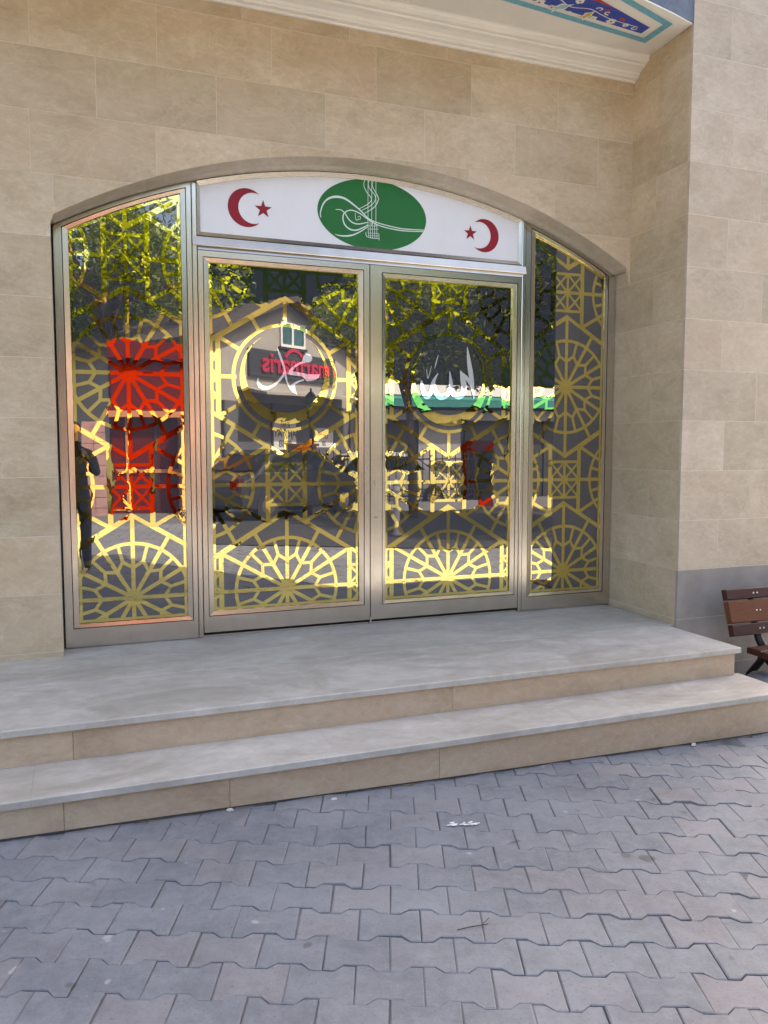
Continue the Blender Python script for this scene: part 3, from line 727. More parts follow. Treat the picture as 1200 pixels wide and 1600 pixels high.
g = MB(); N = 24; ext = 420
g.v = [(-ext+2*ext*i/N, -ext+2*ext*j/N, -.66) for j in range(N+1) for i in range(N+1)]
g.f = [(j*(N+1)+i, j*(N+1)+i+1, (j+1)*(N+1)+i+1, (j+1)*(N+1)+i) for j in range(N) for i in range(N)]
tag(g.build('ground', M_SOIL), kind='structure')
bed_pts = [(-7, 3.28), (-7, -14), (9, -14), (20, -14), (20, 4.3), (9, 4.3), (3.5, 4.3), (3.5, 3.28)]
bed = MB()
xsb = [-7, -3, 3.5, 9, 20]
for a, b in zip(xsb[:-1], xsb[1:]):
    y1 = 3.28 if b <= 3.5 else 4.3
    bed.add([(a, -24, ground_z(a)-.0125), (b, -24, ground_z(b)-.0125), (b, y1, ground_z(b)-.0125), (a, y1, ground_z(a)-.0125)], [(0, 1, 2, 3)])
nb = len(bed.v); gx, gy = 200, 110
for j in range(gy+1):
    for i in range(gx+1):
        x = -1.2+5.2*i/gx; y = .75+2.5*j/gy; bed.v.append((x, y, ground_z(x)-.0062+.006*noise.noise(Vector((x*.9, y*.9, 0)))+.0042*noise.noise(Vector((x*4, y*4, 9)))))
bed.f += [(nb+j*(gx+1)+i, nb+j*(gx+1)+i+1, nb+(j+1)*(gx+1)+i+1, nb+(j+1)*(gx+1)+i) for j in range(gy) for i in range(gx)]
pavement = tag(bed.build('pavement', M_JOINT), kind='structure')
TH = R(-21.5); uc, us = math.cos(TH), math.sin(TH)
PL, PP, PA, PT = .193, .144, .0125, .013
def paver_outline(sh=.0013):
    l, p = PL/2-sh, PP/2
    top = [(l, p+PA-sh), (PL/4+PT, p+PA-sh), (PL/4-PT, p-PA-sh), (-PL/4+PT, p-PA-sh), (-PL/4-PT, p+PA-sh), (-l, p+PA-sh)]
    return top+[(-a, -b) for a, b in top]
def paver_geo(k=0):
    o = paver_outline(); rd = random.Random(k)
    if k:
        j = .0016; o = [(a+rd.gauss(0, j*.6), b+rd.gauss(0, j*.6)) for a, b in o]
    i = [(a*(1-.028-rd.uniform(0, .025)*(k > 0)), b*(1-.032-rd.uniform(0, .03)*(k > 0))) for a, b in o]; n = len(o)
    vs = [(a, b, 0.0) for a, b in i]+[(a, b, -.0025) for a, b in o]+[(a, b, -.03) for a, b in o]
    fs = [tuple(range(n))]
    for a in range(n):
        b = (a+1) % n; fs += [(n+a, n+b, b, a), (2*n+a, 2*n+b, n+b, n+a)]
    return vs, fs
pv, pf = paver_geo(); paver_mes = []
for k in range(10):
    gv, gf = paver_geo(k+1); pm_ = MB(); pm_.v = list(gv); pm_.f = list(gf); q = pm_.mesh('paver'); q.materials.append(M_PAVER); paver_mes.append(q)
slots = []
V0, U0 = 2.126, -.876+PL/2
def in_front(x, y):
    return y < Y2+.11 if x < XE2+.03 else y < PY-.0
for k in range(-62, 24):
    for m in range(-50, 90):
        v = V0+PP*k; u = U0+PL*m+(PL/2 if k % 2 else 0)
        x, y = u*uc-v*us, u*us+v*uc
        if -4.2 < x < 9.5 and -6.6 < y < 4.3 and in_front(x, y):
            d = Vector((x, y, ground_z(x)-1.15)); dep = d.dot(F)
            if dep > .3:
                ix, iy = 600+1255*d.dot(Rt)/dep, 800-1255*d.dot(Up)/dep
                vis = -90 < ix < 1290 and iy < 1720
            else: vis = False
            slots.append((0 if vis else 1, d.length, x, y))
slots.sort(); rest = MB()
nv = 0
for vis, dist, x, y in slots:
    rz = TH+random.gauss(0, .008); dz = random.gauss(0, .0016)+.006*noise.noise(Vector((x*.9, y*.9, 0))); tx, ty = random.gauss(0, .008), random.gauss(0, .008)
    mat_ = Matrix.Translation((x+random.gauss(0, .0008), y+random.gauss(0, .0008), ground_z(x)+dz)) @ Matrix.Rotation(.019, 4, 'Y') @ Matrix.Rotation(tx, 4, 'X') @ Matrix.Rotation(ty, 4, 'Y') @ Matrix.Rotation(rz, 4, 'Z')
    if vis == 0 and nv < 300:
        o = bpy.data.objects.new('paver', random.choice(paver_mes)); link(o, pavement); o.matrix_local = mat_; nv += 1
    else:
        rest.add([mat_ @ Vector(p) for p in pv], pf)
me = bpy.data.meshes.new('paver_field'); me.from_pydata(rest.v, [], rest.f); me.materials.append(M_PAVER)
tag(link(bpy.data.objects.new('paver_field', me), pavement), kind='stuff')
print('pavers', nv, len(slots))
M_PAINT = simple('white_paint_mark', (.72,.72,.74), .7, 0, .2, 60)
pmx = MB(); rnd = random.Random(3)
pc = Vector((1.395, 2.787)); 
for i in range(26):
    a = pc+Vector((rnd.uniform(-.065, .065), rnd.uniform(-.016, .016)-0)); a.y -= (a.x-pc.x)*.26; w, h = rnd.uniform(.006, .022), rnd.uniform(.002, .006)
    pts = [(a.x+w*math.cos(t)*rnd.uniform(.7, 1.1), a.y+h*math.sin(t)*rnd.uniform(.7, 1.1)) for t in [2*math.pi*j/9 for j in range(9)]]
    n = len(pmx.v); pmx.v += [(p[0], p[1], ground_z(p[0])+.0060+i*.00006) for p in pts]; pmx.f.append(tuple(range(n, n+9)))
pmx.build('paint_mark', M_PAINT, pavement)

# dark-coloured strip standing in for the gap between the lower riser and pavers
M_GAP_STRIP = simple('dark_gap_strip', (.045,.042,.04), .95, 0, .4, 60, .5)
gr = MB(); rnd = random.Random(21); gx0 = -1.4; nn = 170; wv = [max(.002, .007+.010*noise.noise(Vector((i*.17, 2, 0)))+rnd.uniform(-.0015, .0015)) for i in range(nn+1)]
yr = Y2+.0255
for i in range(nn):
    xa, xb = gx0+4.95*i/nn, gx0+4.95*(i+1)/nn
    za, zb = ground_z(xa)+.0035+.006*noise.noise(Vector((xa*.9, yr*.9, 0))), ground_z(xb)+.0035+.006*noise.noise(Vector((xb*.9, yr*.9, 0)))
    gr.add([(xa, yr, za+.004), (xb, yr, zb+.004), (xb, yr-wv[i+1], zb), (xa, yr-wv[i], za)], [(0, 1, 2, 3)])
go = gr.build('foot_gap_strip', M_GAP_STRIP, pavement)
# ------------------------------------------------------------------ bench and small things by the steps
def wood_mat(name, c):
    t = NT(name); p = t.pos((1.2, 14, 14)); n = t.noise(9, 6, .65, p, 1.2)
    t.color(t.ramp(n, [(.3, tuple(x*.55 for x in c)), (.7, tuple(x*1.15 for x in c))])); t.set(Roughness=.38); t.bump(n, .12, .003); return t.m
M_WOOD_D = wood_mat('dark_varnished_wood', (.060,.015,.009)); M_WOOD_L = wood_mat('amber_varnished_wood', (.17,.048,.014))
M_IRON = simple('black_cast_iron', (.012,.012,.013), .45, .3, .3, 20)
M_BOLT = simple('bright_bolt', (.7,.68,.62), .3, .8)
BX0, BX1 = 3.792, 5.25
bench = tag(empty('park_bench', (4.5, 3.75, ground_z(4.5))), 'park bench with dark wooden slats and black iron legs by the pier', 'bench')
def bl(o): o.matrix_parent_inverse = Matrix.Translation(-Vector(bench.location)); return o
def slat(y0, z0, y1, z1, th, mat, x0=BX0):
    """plank whose face runs from (y0,z0) low to (y1,z1) high, thickness th behind it"""
    a = Vector((0, y0, z0)); b = Vector((0, y1, z1)); t = (b-a).normalized(); nrm = Vector((0, t.z, -t.y))*th
    c = .006; ln = (b-a).length
    pr = [a+t*c, a+nrm*.15, a+nrm, b+nrm, b+nrm*.15, b-t*c]
    mb = MB(); mb.prism([(p.y, p.z) for p in pr], lambda p, q: (x0, p, q), lambda p, q: (BX1, p, q))
    return bl(mb.build('slat', mat, bench))
by, bz, ty_, tz = 3.822, -.020, 3.905, .262
def lp(t): return (by+(ty_-by)*t, bz+(tz-bz)*t)
for t0, t1, m in ((0, .245, M_WOOD_D), (.27, .745, M_WOOD_L), (.77, 1.0, M_WOOD_D)):
    a, b = lp(t0), lp(t1); s_ = slat(a[0], a[1], b[0], b[1], .042, m)
    mid = lp((t0+t1)/2)
    for bx_ in (4.005, 4.035, 5.0, 5.03):
        mb = MB(); mb.sphere((bx_, mid[0]-.003, mid[1]), .0065, 8, 5, (1, .5, 1)); mb.build('bolt', M_BOLT, s_)
for i, (y0, y1) in enumerate(((3.61, 3.72), (3.49, 3.60), (3.37, 3.48))):
    z = -.062-.004*i
    mb = MB(); mb.prism([(y0, z-.038), (y0, z-.006), (y0+.006, z), (y1-.006, z), (y1, z-.006), (y1, z-.038)], lambda p, q: (BX0, p, q), lambda p, q: (BX1, p, q)); bl(mb.build('slat', M_WOOD_D, bench))
for lx in (4.02, 5.02):
    gz = ground_z(lx)
    mb = MB(); w = .05
    back = [(3.955, .23), (3.90, .02), (3.83, -.10)]; 
    for path, r in (([(lx, 3.945, .24), (lx, 3.90, .06), (lx, 3.85, -.06), (lx, 3.80, -.13)], [.016, .02, .024, .026]),
                    ([(lx, 3.80, -.125), (lx, 3.68, -.122), (lx, 3.50, -.125), (lx, 3.37, -.122)], .02),
                    ([(lx, 3.80, -.12), (lx, 3.83, -.20), (lx, 3.91, -.30), (lx, 3.945, gz)], [.026, .024, .024, .03]),
                    ([(lx, 3.42, -.12), (lx, 3.47, -.20), (lx, 3.43, -.29), (lx, 3.39, gz)], [.022, .022, .022, .03]),
                    ([(lx, 3.79, -.18), (lx, 3.70, -.245), (lx, 3.58, -.245), (lx, 3.47, -.19)], .014)):
        mb.tube(path, r, 8)
    bl(mb.build('leg', M_IRON, bench, smooth=True))
rk = MB(); rk.sphere((0, 0, 0), 1, 20, 12)
rv = []
for v in rk.v:
    p = Vector(v); q = noise.noise(p*1.3+Vector((3, 1, 7)))*.22+noise.noise(p*4)*.06; p = p*(1+q); rv.append((p.x*.14, p.y*.12, p.z*.11))
rk.v = rv
def rock_mat():
    t = NT('streaked_grey_stone'); n = t.noise(9, 6, .7, t.pos((1, 1, 4)), 1.0)
    t.color(t.ramp(n, [(.3, (.05,.05,.055)), (.6, (.24,.24,.26)), (.8, (.45,.45,.47))])); t.set(Roughness=.8); t.bump(n, .5, .01); return t.m
tag(rk.build('loose_stone', rock_mat(), None, True, (3.875, 3.66, ground_z(3.87)+.075)), 'streaked grey stone lying under the end of the wooden bench', 'stone')
M_TWIG = simple('dry_twig', (.05,.04,.03), .9)
M_LITTER = simple('pale_scrap', (.62,.60,.55), .8)
tw = MB(); gz = ground_z(1.0)
tw.tube([(1.06, 2.145, ground_z(1.1)+.006), (1.10, 2.142, ground_z(1.1)+.008), (1.165, 2.137, ground_z(1.1)+.007)], [.0012, .0018, .0012], 5)
tw.tube([(1.14, 2.139, ground_z(1.1)+.007), (1.18, 2.16, ground_z(1.1)+.010)], .001, 5)
tag(tw.build('twig', M_TWIG), 'thin dark twig lying on the grey pavers', 'twig')
rnd = random.Random(11)
def scrap(x, y, s, z, label):
    n = 9; mb = MB(); top = [(x+s*math.cos(a)*rnd.uniform(.5, 1.3), y+s*.6*math.sin(a)*rnd.uniform(.5, 1.3)) for a in [2*math.pi*k/n for k in range(n)]]
    mb.prism(top, lambda a, b: (a, b, z), lambda a, b: (x+(a-x)*.7, y+(b-y)*.7, z+s*.5)); return tag(mb.build('mortar_crumb', M_LITTER), label, 'crumb', 'mortar crumbs')
scrap(.545, Y2+.005, .016, ground_z(.5)+.002, 'pale mortar crumb at the foot of the lower step near its left joint')
scrap(2.93, Y2+.005, .02, ground_z(2.9)+.002, 'pale mortar crumb at the foot of the lower step towards the bench')
scrap(.98, Y2-.03, .012, ground_z(1)+.004, 'small pale mortar crumb on pavers in front of the lower step middle')

# ------------------------------------------------------------------ the street behind the camera, seen in the glass
def leaf_mat(name, c0, c1):
    t = NT(name); v = t.pos(); n = t.noise(1.1, 4, .6, v); f = t.noise(25, 2, .5, v)
    col = t.ramp(t.math('ADD', t.math('MULTIPLY', n, .6), t.math('MULTIPLY', f, .4)), [(.35, c0), (.65, c1)])
    t.color(col); t.set(Roughness=.5)
    tr_ = t.new('ShaderNodeBsdfTranslucent'); t.l(col, tr_.inputs[0]); mx = t.new('ShaderNodeMixShader'); mx.inputs[0].default_value = .35
    t.l(t.bsdf.outputs[0], mx.inputs[1]); t.l(tr_.outputs[0], mx.inputs[2]); t.l(mx.outputs[0], t.out.inputs[0]); return t.m
M_LEAF1 = leaf_mat('bright_foliage', (.085,.13,.012), (.18,.23,.022)); M_LEAF2 = leaf_mat('deep_foliage', (.03,.07,.02), (.085,.13,.03))
M_LEAF3 = leaf_mat('dark_evergreen_foliage', (.012,.03,.022), (.028,.055,.035))
M_BARK = simple('bark', (.11,.085,.06), .9, 0, .35, 12, .4)
def tree(label, x, y, h, cr, cz, n, mat, seed, ls=.16):
    rd = random.Random(seed); z0 = -.62
    t = tag(empty('leafy_tree', (x, y, z0)), label, 'tree', 'street trees')
    tk = MB(); top = Vector((rd.uniform(-.3, .3), rd.uniform(-.3, .3), cz))
    tk.tube([(0, 0, 0), (top.x*.3, top.y*.3, cz*.4), (top.x, top.y, cz)], [h*.028, h*.021, h*.012], 9)
    blobs = []
    for i in range(13):
        a = rd.uniform(0, 6.28); e = rd.uniform(-.5, 1.2); rr = rd.uniform(.45, .95)
        p = Vector((math.cos(a)*math.cos(e)*cr*rr, math.sin(a)*math.cos(e)*cr*rr, cz+math.sin(e)*cr*rr*.95)); blobs.append((p, cr*rd.uniform(.26, .46)))
        s_ = top*rd.uniform(.55, .95); tk.tube([s_, (s_+p)/2+Vector((0, 0, .2)), p], [h*.011, h*.007, h*.003], 6)
    tk.build('trunk', M_BARK, t, True)
    vs = []; fs = []
    for i in range(n):
        p, r = rd.choice(blobs)
        d = Vector((rd.gauss(0, 1), rd.gauss(0, 1), rd.gauss(0, 1))).normalized()*r*(rd.random()**.4)
        c = p+d; s_ = ls*rd.uniform(.6, 1.3); a = Vector((rd.gauss(0, 1), rd.gauss(0, 1), rd.gauss(0, .7))).normalized(); b = a.orthogonal().normalized()
        b = (Matrix.Rotation(rd.uniform(0, 6.28), 3, a) @ b)*.45; k = len(vs)
        vs += [c-a*s_*.5, c+b*s_*.5, c+a*s_*.5, c-b*s_*.5]; fs.append((k, k+1, k+2, k+3))
    me = bpy.data.meshes.new('crown'); me.from_pydata([tuple(v) for v in vs], [], fs); me.materials.append(mat)
    link(bpy.data.objects.new('crown', me), t); return t
tree('tall bright green tree standing behind the red kiosk', 1.1, -15.8, 10, 3.9, 6.3, 14000, M_LEAF1, 1, .2)
tree('bright green tree beside the right eave of the gabled house', 9.9, -20.5, 9, 2.6, 5.0, 7000, M_LEAF1, 2)
tree('bright green roadside tree in front of the teal awning', 7.15, -7.0, 4.5, 2.1, 4.3, 10000, M_LEAF1, 4, .15)
tree('dark evergreen shade tree added near the drinks cooler', 11.6, -6.6, 9, 3.1, 5.9, 12000, M_LEAF3, 8, .2)  # added so its shade covers the cars and shop fronts
tree('deep green tree leaning over the far left of the red kiosk', -3.4, -15.0, 8, 3.0, 5.0, 6000, M_LEAF2, 5)
tree('large dark evergreen shade tree added at the right side of the square', 9.9, -1.7, 9, 3.5, 5.1, 13000, M_LEAF3, 6, .26)  # unseen tree, added to throw shade over the reflected road

# wooded hillside beyond the town
def hill_mat():
    t = NT('wooded_hillside'); v = t.pos(); n = t.noise(.12, 6, .7, v); f = t.noise(.5, 4, .7, v)
    t.color(t.mix(.5, t.ramp(n, [(.35, (.0012,.0035,.0045)), (.65, (.003,.0068,.0075))]), t.ramp(f, [(.35, (.001,.003,.004)), (.65, (.0035,.0075,.008))])))
    t.set(Roughness=1.0, Specular_IOR_Level=0.0); return t.m
hb = MB(); nx, ny = 60, 24
for j in range(ny+1):
    for i in range(nx+1):
        x = -120+440*i/nx; y = -60-240*j/ny; t_ = j/ny
        z = -2+max(0, (t_**.8))*(66+38*min(1, max(0, (x-10)/170)))*(1+.25*noise.noise(Vector((x*.012, y*.012, 0))))+noise.noise(Vector((x*.06, y*.06, 3)))*4*t_
        hb.v.append((x, y, z))
hb.f = [(j*(nx+1)+i, j*(nx+1)+i+1, (j+1)*(nx+1)+i+1, (j+1)*(nx+1)+i) for j in range(ny) for i in range(nx)]
tag(hb.build('hills', hill_mat(), None, True), kind='structure')
terrain_sheet('road', [(1.6, -2.9), (5.2, -1.55), (9, -1.2), (20, -1.0), (20, -9.2), (9, -9.2), (3.4, -9.2)], .016, M_ASPHALT)

# gabled house with a shop front
HA_ = .6; hs = Vector((math.cos(HA_), -math.sin(HA_), 0)); hn = Vector((math.sin(HA_), math.cos(HA_), 0)); HP = Vector((5.70, -13.0, -.6))
house = empty('gabled_house', HP); house.rotation_euler.z = -HA_
tag(house, 'grey gabled house with a dark shop sign and red letters', 'house')
M_RENDER = simple('grey_render', (.34,.325,.30), .85, 0, .12, 2.0, .1); M_ROOF = simple('dark_roof_boards', (.06,.05,.045), .8, 0, .3, 8)
M_SIGNB = simple('dark_sign_board', (.035,.04,.045), .5, 0, .2, 10); M_LET = simple('crimson_letters', (.42,.012,.05), .4, 0, .1)
M_FRAMEW = simple('white_window_frame', (.75,.75,.74), .4, 0, .04); M_PANE = simple('window_glass', (.03,.10,.11), .06, 0, .3, 2)
M_SHOP = simple('dark_shopfront', (.018,.02,.023), .6, 0, .25, 3); M_POSTER = simple('white_poster', (.72,.73,.74), .6, 0, .04); M_INK = simple('dark_ink', (.05,.05,.06), .7)
# local axes: x along the front (the street's left to right as seen in the glass), y out of the front, z up from -.6
hw, ez, az = 3.35, 4.55, 5.86
mb = MB(); mb.prism([(-hw, 0), (hw, 0), (hw, ez), (0, az), (-hw, ez)], lambda a, b: (a, 0, b), lambda a, b: (a, -6, b)); mb.build('wall', M_RENDER, house)
mb = MB()
for s_ in (-1, 1):
    mb.prism([(0, az+.02), (s_*(hw+.45), ez-.16), (s_*(hw+.45), ez-.04), (0, az+.16)], lambda a, b: (a, .45, b), lambda a, b: (a, -6.3, b))
mb.build('roof', M_ROOF, house)
wf = MB()
for a in ((-.30, .75, 4.62, 4.70), (-.30, .75, 5.26, 5.32), (-.30, -.24, 4.70, 5.26), (.69, .75, 4.70, 5.26), (.16, .24, 4.70, 5.26)): wf.box(a[0], a[1], .0, .07, a[2], a[3])
wfo = wf.build('window', M_FRAMEW, house); MB().box(-.24, .16, .01, .03, 4.70, 5.26).build('pane', M_PANE, wfo); MB().box(.24, .69, .01, .03, 4.70, 5.26).build('pane', M_PANE, wfo)
MB().box(-.36, .81, .0, .10, 4.55, 4.618).build('sill', M_SHOP, wfo)
sb = MB().box(-1.60, 2.10, .002, .10, 3.70, 4.46).build('shop_sign', M_SIGNB, house)
for i in range(7): MB().box(-1.60, 2.10, .101, .106, 3.72+i*.105, 3.725+i*.105).build('sign_rib', M_SHOP, sb)
def text_mesh(body_, size, mat, parent, loc_, rz, extrude=.02, bold=.0, name='lettering'):
    c = bpy.data.curves.new('txt', 'FONT'); c.body = body_; c.size = size; c.extrude = extrude; c.offset = bold; c.align_x = 'CENTER'
    to = bpy.data.objects.new('txt', c); COL.objects.link(to); dg = bpy.context.evaluated_depsgraph_get(); dg.update()
    me = bpy.data.meshes.new_from_object(to.evaluated_get(dg)); bpy.data.objects.remove(to)
    me.materials.clear(); me.materials.append(mat); o = bpy.data.objects.new(name, me); link(o, parent)
    o.location = loc_; o.rotation_euler = (R(90), 0, rz); return o
text_mesh('marmaris', .78, M_LET, sb, (.32, .13, 3.86), math.pi, .03, .016)
em = MB()
for q in arc((.2, 4.12), .42, .10, R(25), R(155), 16): em.prism(q, lambda a, b: (a, .102, b), lambda a, b: (a, .135, b))
em.build('sign_emblem', M_LET, sb)
mb = MB(); mb.prism([(.001, 3.40), (.001, 3.30), (1.10, 3.16), (1.10, 3.22)], lambda a, b: (-2.0, a, b), lambda a, b: (2.6, a, b)); mb.build('shop_canopy', M_RENDER, house)
M_SHUT = simple('grey_roller_shutter', (.105,.11,.12), .7, 0, .12, 3)
sf = MB().box(-2.6, 2.9, .001, .06, .05, 3.0).build('shop_front', M_SHUT, house)
for x in (-2.6, -.75, 1.0, 2.85): MB().box(x, x+.06, .061, .10, .05, 3.0).build('shop_frame', M_SIGNB, sf)
for (x0, x1, z0, z1, lines) in ((-.66, .30, 1.70, 2.52, ('ILYAT', 'AJUTAT', '8888')), (1.12, 2.05, 1.78, 2.36, ('AY', 'UYU', '20'))):
    po = MB().box(x0, x1, .065, .072, z0, z1).build('poster', M_POSTER, sf); hh = (z1-z0)
    for i, tx_ in enumerate(lines): text_mesh(tx_, hh*(.20, .34, .34)[i], M_LET if i == 1 and x0 > 1 else M_INK, po, ((x0+x1)/2, .076, z1-hh*(.22, .55, .90)[i]), math.pi, .001, .004, 'poster_text')

# single-storey shop with a teal awning
shop = tag(empty('awning_shop', (12.6, -14.6, -.6)), 'long low shop with a white fascia and teal awning', 'shop')
M_FASCIA = simple('white_fascia', (.78,.78,.77), .5, 0, .04); M_TEALC = simple('teal_canvas', (.01,.19,.175), .8, 0, .12, 6); M_GREYCANV = simple('grey_shutter', (.30,.30,.31), .6, 0, .12, 4)
MB().box(-3.9, 6.5, -5, 0, 0, 3.1).build('wall', M_SHOP, shop)
MB().box(-4.0, 6.6, -5.1, .5, 3.45, 3.78).build('fascia', M_FASCIA, shop); MB().box(-3.9, 6.5, -5.0, .4, 3.1, 3.449).build('roof', M_SHOP, shop)
aw = MB(); aw.prism([(.41, 3.44), (.85, 3.30), (.85, 3.26), (.41, 3.36)], lambda a, b: (-4.0, a, b), lambda a, b: (6.6, a, b)); awn = aw.build('awning', M_TEALC, shop)
for i in range(36): MB().box(-4.0+i*.2944, -3.71+i*.2944, .83, .845, 3.06, 3.262).build('valance_flap', M_TEALC, awn)
MB().box(-3.9, 6.5, .401, .43, 2.66, 2.98).build('roller_cover', M_GREYCANV, shop)
for i in range(6):
    x = -3.8+i*1.7; w_ = MB().box(x, x+1.55, .002, .05, 1.2, 2.7).build('shutter', M_GREYCANV if i == 1 else M_SHOP, shop); MB().box(x, x+1.55, .002, .05, .05, 1.18).build('panel', M_SHOP, shop)
# red kiosk
kio = tag(empty('market_kiosk', (1.60, -9.5, -.42)), 'tall red kiosk with an orange ledge and pink brick pillars', 'kiosk')
M_KRED = simple('red_enamel', (.115,.0045,.0025), .6, 0, .1, 3); M_KOR = simple('orange_ledge', (.55,.22,.10), .5, 0, .1); M_BRICK = simple('pink_brick', (.42,.24,.22), .85, 0, .18, 6, .2)
M_KRED.node_tree.nodes['Principled BSDF'].inputs['Specular IOR Level'].default_value = .05
MB().box(-.85, 1.10, -1.2, -.1, .05, 3.9).build('body', M_KRED, kio)
MB().box(-.92, 1.17, -.099, .22, 2.27, 2.41).build('ledge', M_KOR, kio); MB().box(-.9, 1.15, -.099, .06, 3.6, 3.98).build('fascia', M_KRED, kio)
for i, x in enumerate((-.55, .08, .62)): MB().box(x, x+.07, -.099, -.06, .1, 2.269).build('rib', M_KOR if i != 1 else M_GAP, kio)
MB().box(-.80, 1.05, -.099, -.055, 1.0, 1.08).build('rail', M_KOR, kio)
for px_ in (-1.50, .62):
    pl_ = MB().box(px_+.01, px_+.49, -.04, .44, 0, 2.15).build('pillar', M_BRICK, kio)
    for r_ in range(9):
        for c_ in range(2):
            x0 = px_+.25*c_+(.0 if r_ % 2 else 0); MB().box(x0+.004, x0+.246, .435, .47, r_*.238+.006, r_*.238+.232).build('brick', M_BRICK, pl_)
# wooden cabinet by the shop front
cab = tag(empty('wooden_cabinet', (5.55, -10.9, -.55)), 'orange brown wooden cabinet in front of the shop windows', 'cabinet')
M_CAB = wood_mat('orange_wood', (.42,.15,.045))
MB().box(-.36, .36, -.25, .20, .08, 1.75).build('carcass', M_CAB, cab); MB().box(-.42, .42, -.28, .26, 1.751, 1.82).build('top', M_CAB, cab)
for s_ in (-1, 1):
    d_ = MB().box(min(0.004*s_, .34*s_), max(.004*s_, .34*s_), .201, .225, .14, 1.70).build('door', M_CAB, cab); MB().sphere((.04*s_, .235, .95), .018, 8, 6).build('knob', M_BOLT, d_)
    MB().box(.30*s_-.03, .30*s_+.03, -.2, .15, 0, .079).build('leg', M_CAB, cab)
# street lamp
lamp = tag(empty('street_lamp', (5.62, -10.2, -.5)), 'black street lamp with a four sided lantern', 'lamp')
mb = MB(); mb.lathe([(.11, 0), (.11, .08), (.06, .16), (.045, .6), (.035, 2.5), (.05, 2.52), (.05, 2.56), (.02, 2.6)], n=12); mb.build('pole', M_IRON, lamp, True)
mb = MB(); mb.lathe([(.06, 2.62), (.12, 2.92), (.125, 2.94)], n=4); mb.build('lantern_glass', M_PANE, lamp)
mb = MB(); mb.lathe([(.15, 2.942), (.14, 2.97), (.06, 3.06), (.03, 3.08), (.02, 3.16), (.001, 3.18)], n=4); mb.build('lantern_cap', M_IRON, lamp)
mb = MB()
for k in range(4):
    a = math.pi/2*k; mb.bar((.065*math.cos(a), .065*math.sin(a), 2.6), (.128*math.cos(a), .128*math.sin(a), 2.945), .018)
mb.build('lantern_frame', M_IRON, lamp)
# iron fence on a low white kerb
fen = tag(empty('iron_fence', (7.3, -8.7, -.5)), 'black wrought iron fence with a row of rings on a pale kerb', 'fence')
MB().box(-2.1, 2.3, -.12, .12, 0, .30).build('kerb_wall', M_FASCIA, fen)
mb = MB().box(-2.1, 2.3, -.012, .012, .42, .45); mb.build('rail', M_IRON, fen); MB().box(-2.1, 2.3, -.012, .012, .60, .63).build('rail', M_IRON, fen); MB().box(-2.1, 2.3, -.012, .012, 1.35, 1.38).build('rail', M_IRON, fen)
bar_me = MB().box(-.009, .009, -.009, .009, .30, 1.62).mesh('bar'); bar_me.materials.append(M_IRON)
ring_mb = MB(); ring_mb.tube([(.072*math.cos(a), 0, .525+.072*math.sin(a)) for a in [2*math.pi*k/16 for k in range(17)]], .008, 5); ring_me = ring_mb.mesh('ring'); ring_me.materials.append(M_IRON)
for i in range(25):
    shared('bar', bar_me, fen, (-2.08+i*.18, 0, 0))
    if i < 24: shared('ring', ring_me, fen, (-1.99+i*.18, 0, 0))
# parked cars
def car(label, x, y, rz, paint):
    c = tag(empty('parked_car', (x, y, ground_z(x)+.016)), label, 'car', 'parked cars', None); c.rotation_euler.z = rz
    prof = [(-1.95,.32),(-1.97,.62),(-1.90,.86),(-1.60,.96),(-1.48,1.02),(-.95,1.42),(-.55,1.50),(.35,1.49),(.72,1.42),(1.22,1.02),(1.72,.90),(1.93,.74),(1.96,.45),(1.92,.28),(1.62,.24),(-1.62,.24)]
    def wid(z): return .83 if z < .95 else .83-(z-.95)*.36
    mb = MB(); n = len(prof)
    for s_ in (-1, 1):
        mb.v += [(a, s_*wid(b), b) for a, b in prof]
    mb.f = [tuple(range(n)), tuple(range(2*n-1, n-1, -1))]+[(i, (i+1) % n, n+(i+1) % n, n+i) for i in range(n)]
    b_ = mb.build('body', paint, c); bv = b_.modifiers.new('bevel', 'BEVEL'); bv.width = .05; bv.segments = 3
    for s_ in (-1, 1):
        for (pts) in ([(-1.30,1.03),(-.88,1.36),(-.20,1.40),(-.20,1.03)], [(-.12,1.03),(-.12,1.40),(.55,1.38),(1.02,1.03)]):
            mb = MB(); mb.prism(pts, lambda a, q: (a, s_*(wid(q)+.004), q), lambda a, q: (a, s_*(wid(q)-.01), q)); mb.build('side_window', M_CARGL, c)
        mb = MB().box(1.78, 1.955, s_*.62-.14, s_*.62+.14, .66, .80); mb.build('headlight', M_FRAMEW, c)
        mb = MB().box(-1.975, -1.86, s_*.66-.1, s_*.66+.1, .66, .92); mb.build('tail_light', M_KRED, c)
        for wx in (-1.22, 1.25):
            mb = MB(); mb.tube([(wx, s_*.66, .31), (wx, s_*.845, .31)], .31, 22); w_ = mb.build('wheel', M_TYRE, c)
            mb = MB(); mb.tube([(wx, s_*.846, .31), (wx, s_*.853, .31)], .19, 16); mb.build('rim', M_STEEL, w_)
    mb = MB(); mb.add([(.76,-.63,1.405),(.76,.63,1.405),(1.19,.74,1.05),(1.19,-.74,1.05)], [(0,1,2,3)]); mb.v = [(a+.012, b, z+.012) for a, b, z in mb.v]; mb.build('windscreen', M_CARGL, c)
    mb = MB(); mb.add([(-.99,-.63,1.40),(-.99,.63,1.40),(-1.45,.74,1.06),(-1.45,-.74,1.06)], [(0,1,2,3)]); mb.v = [(a-.012, b, z+.012) for a, b, z in mb.v]; mb.build('rear_window', M_CARGL, c)
    return c
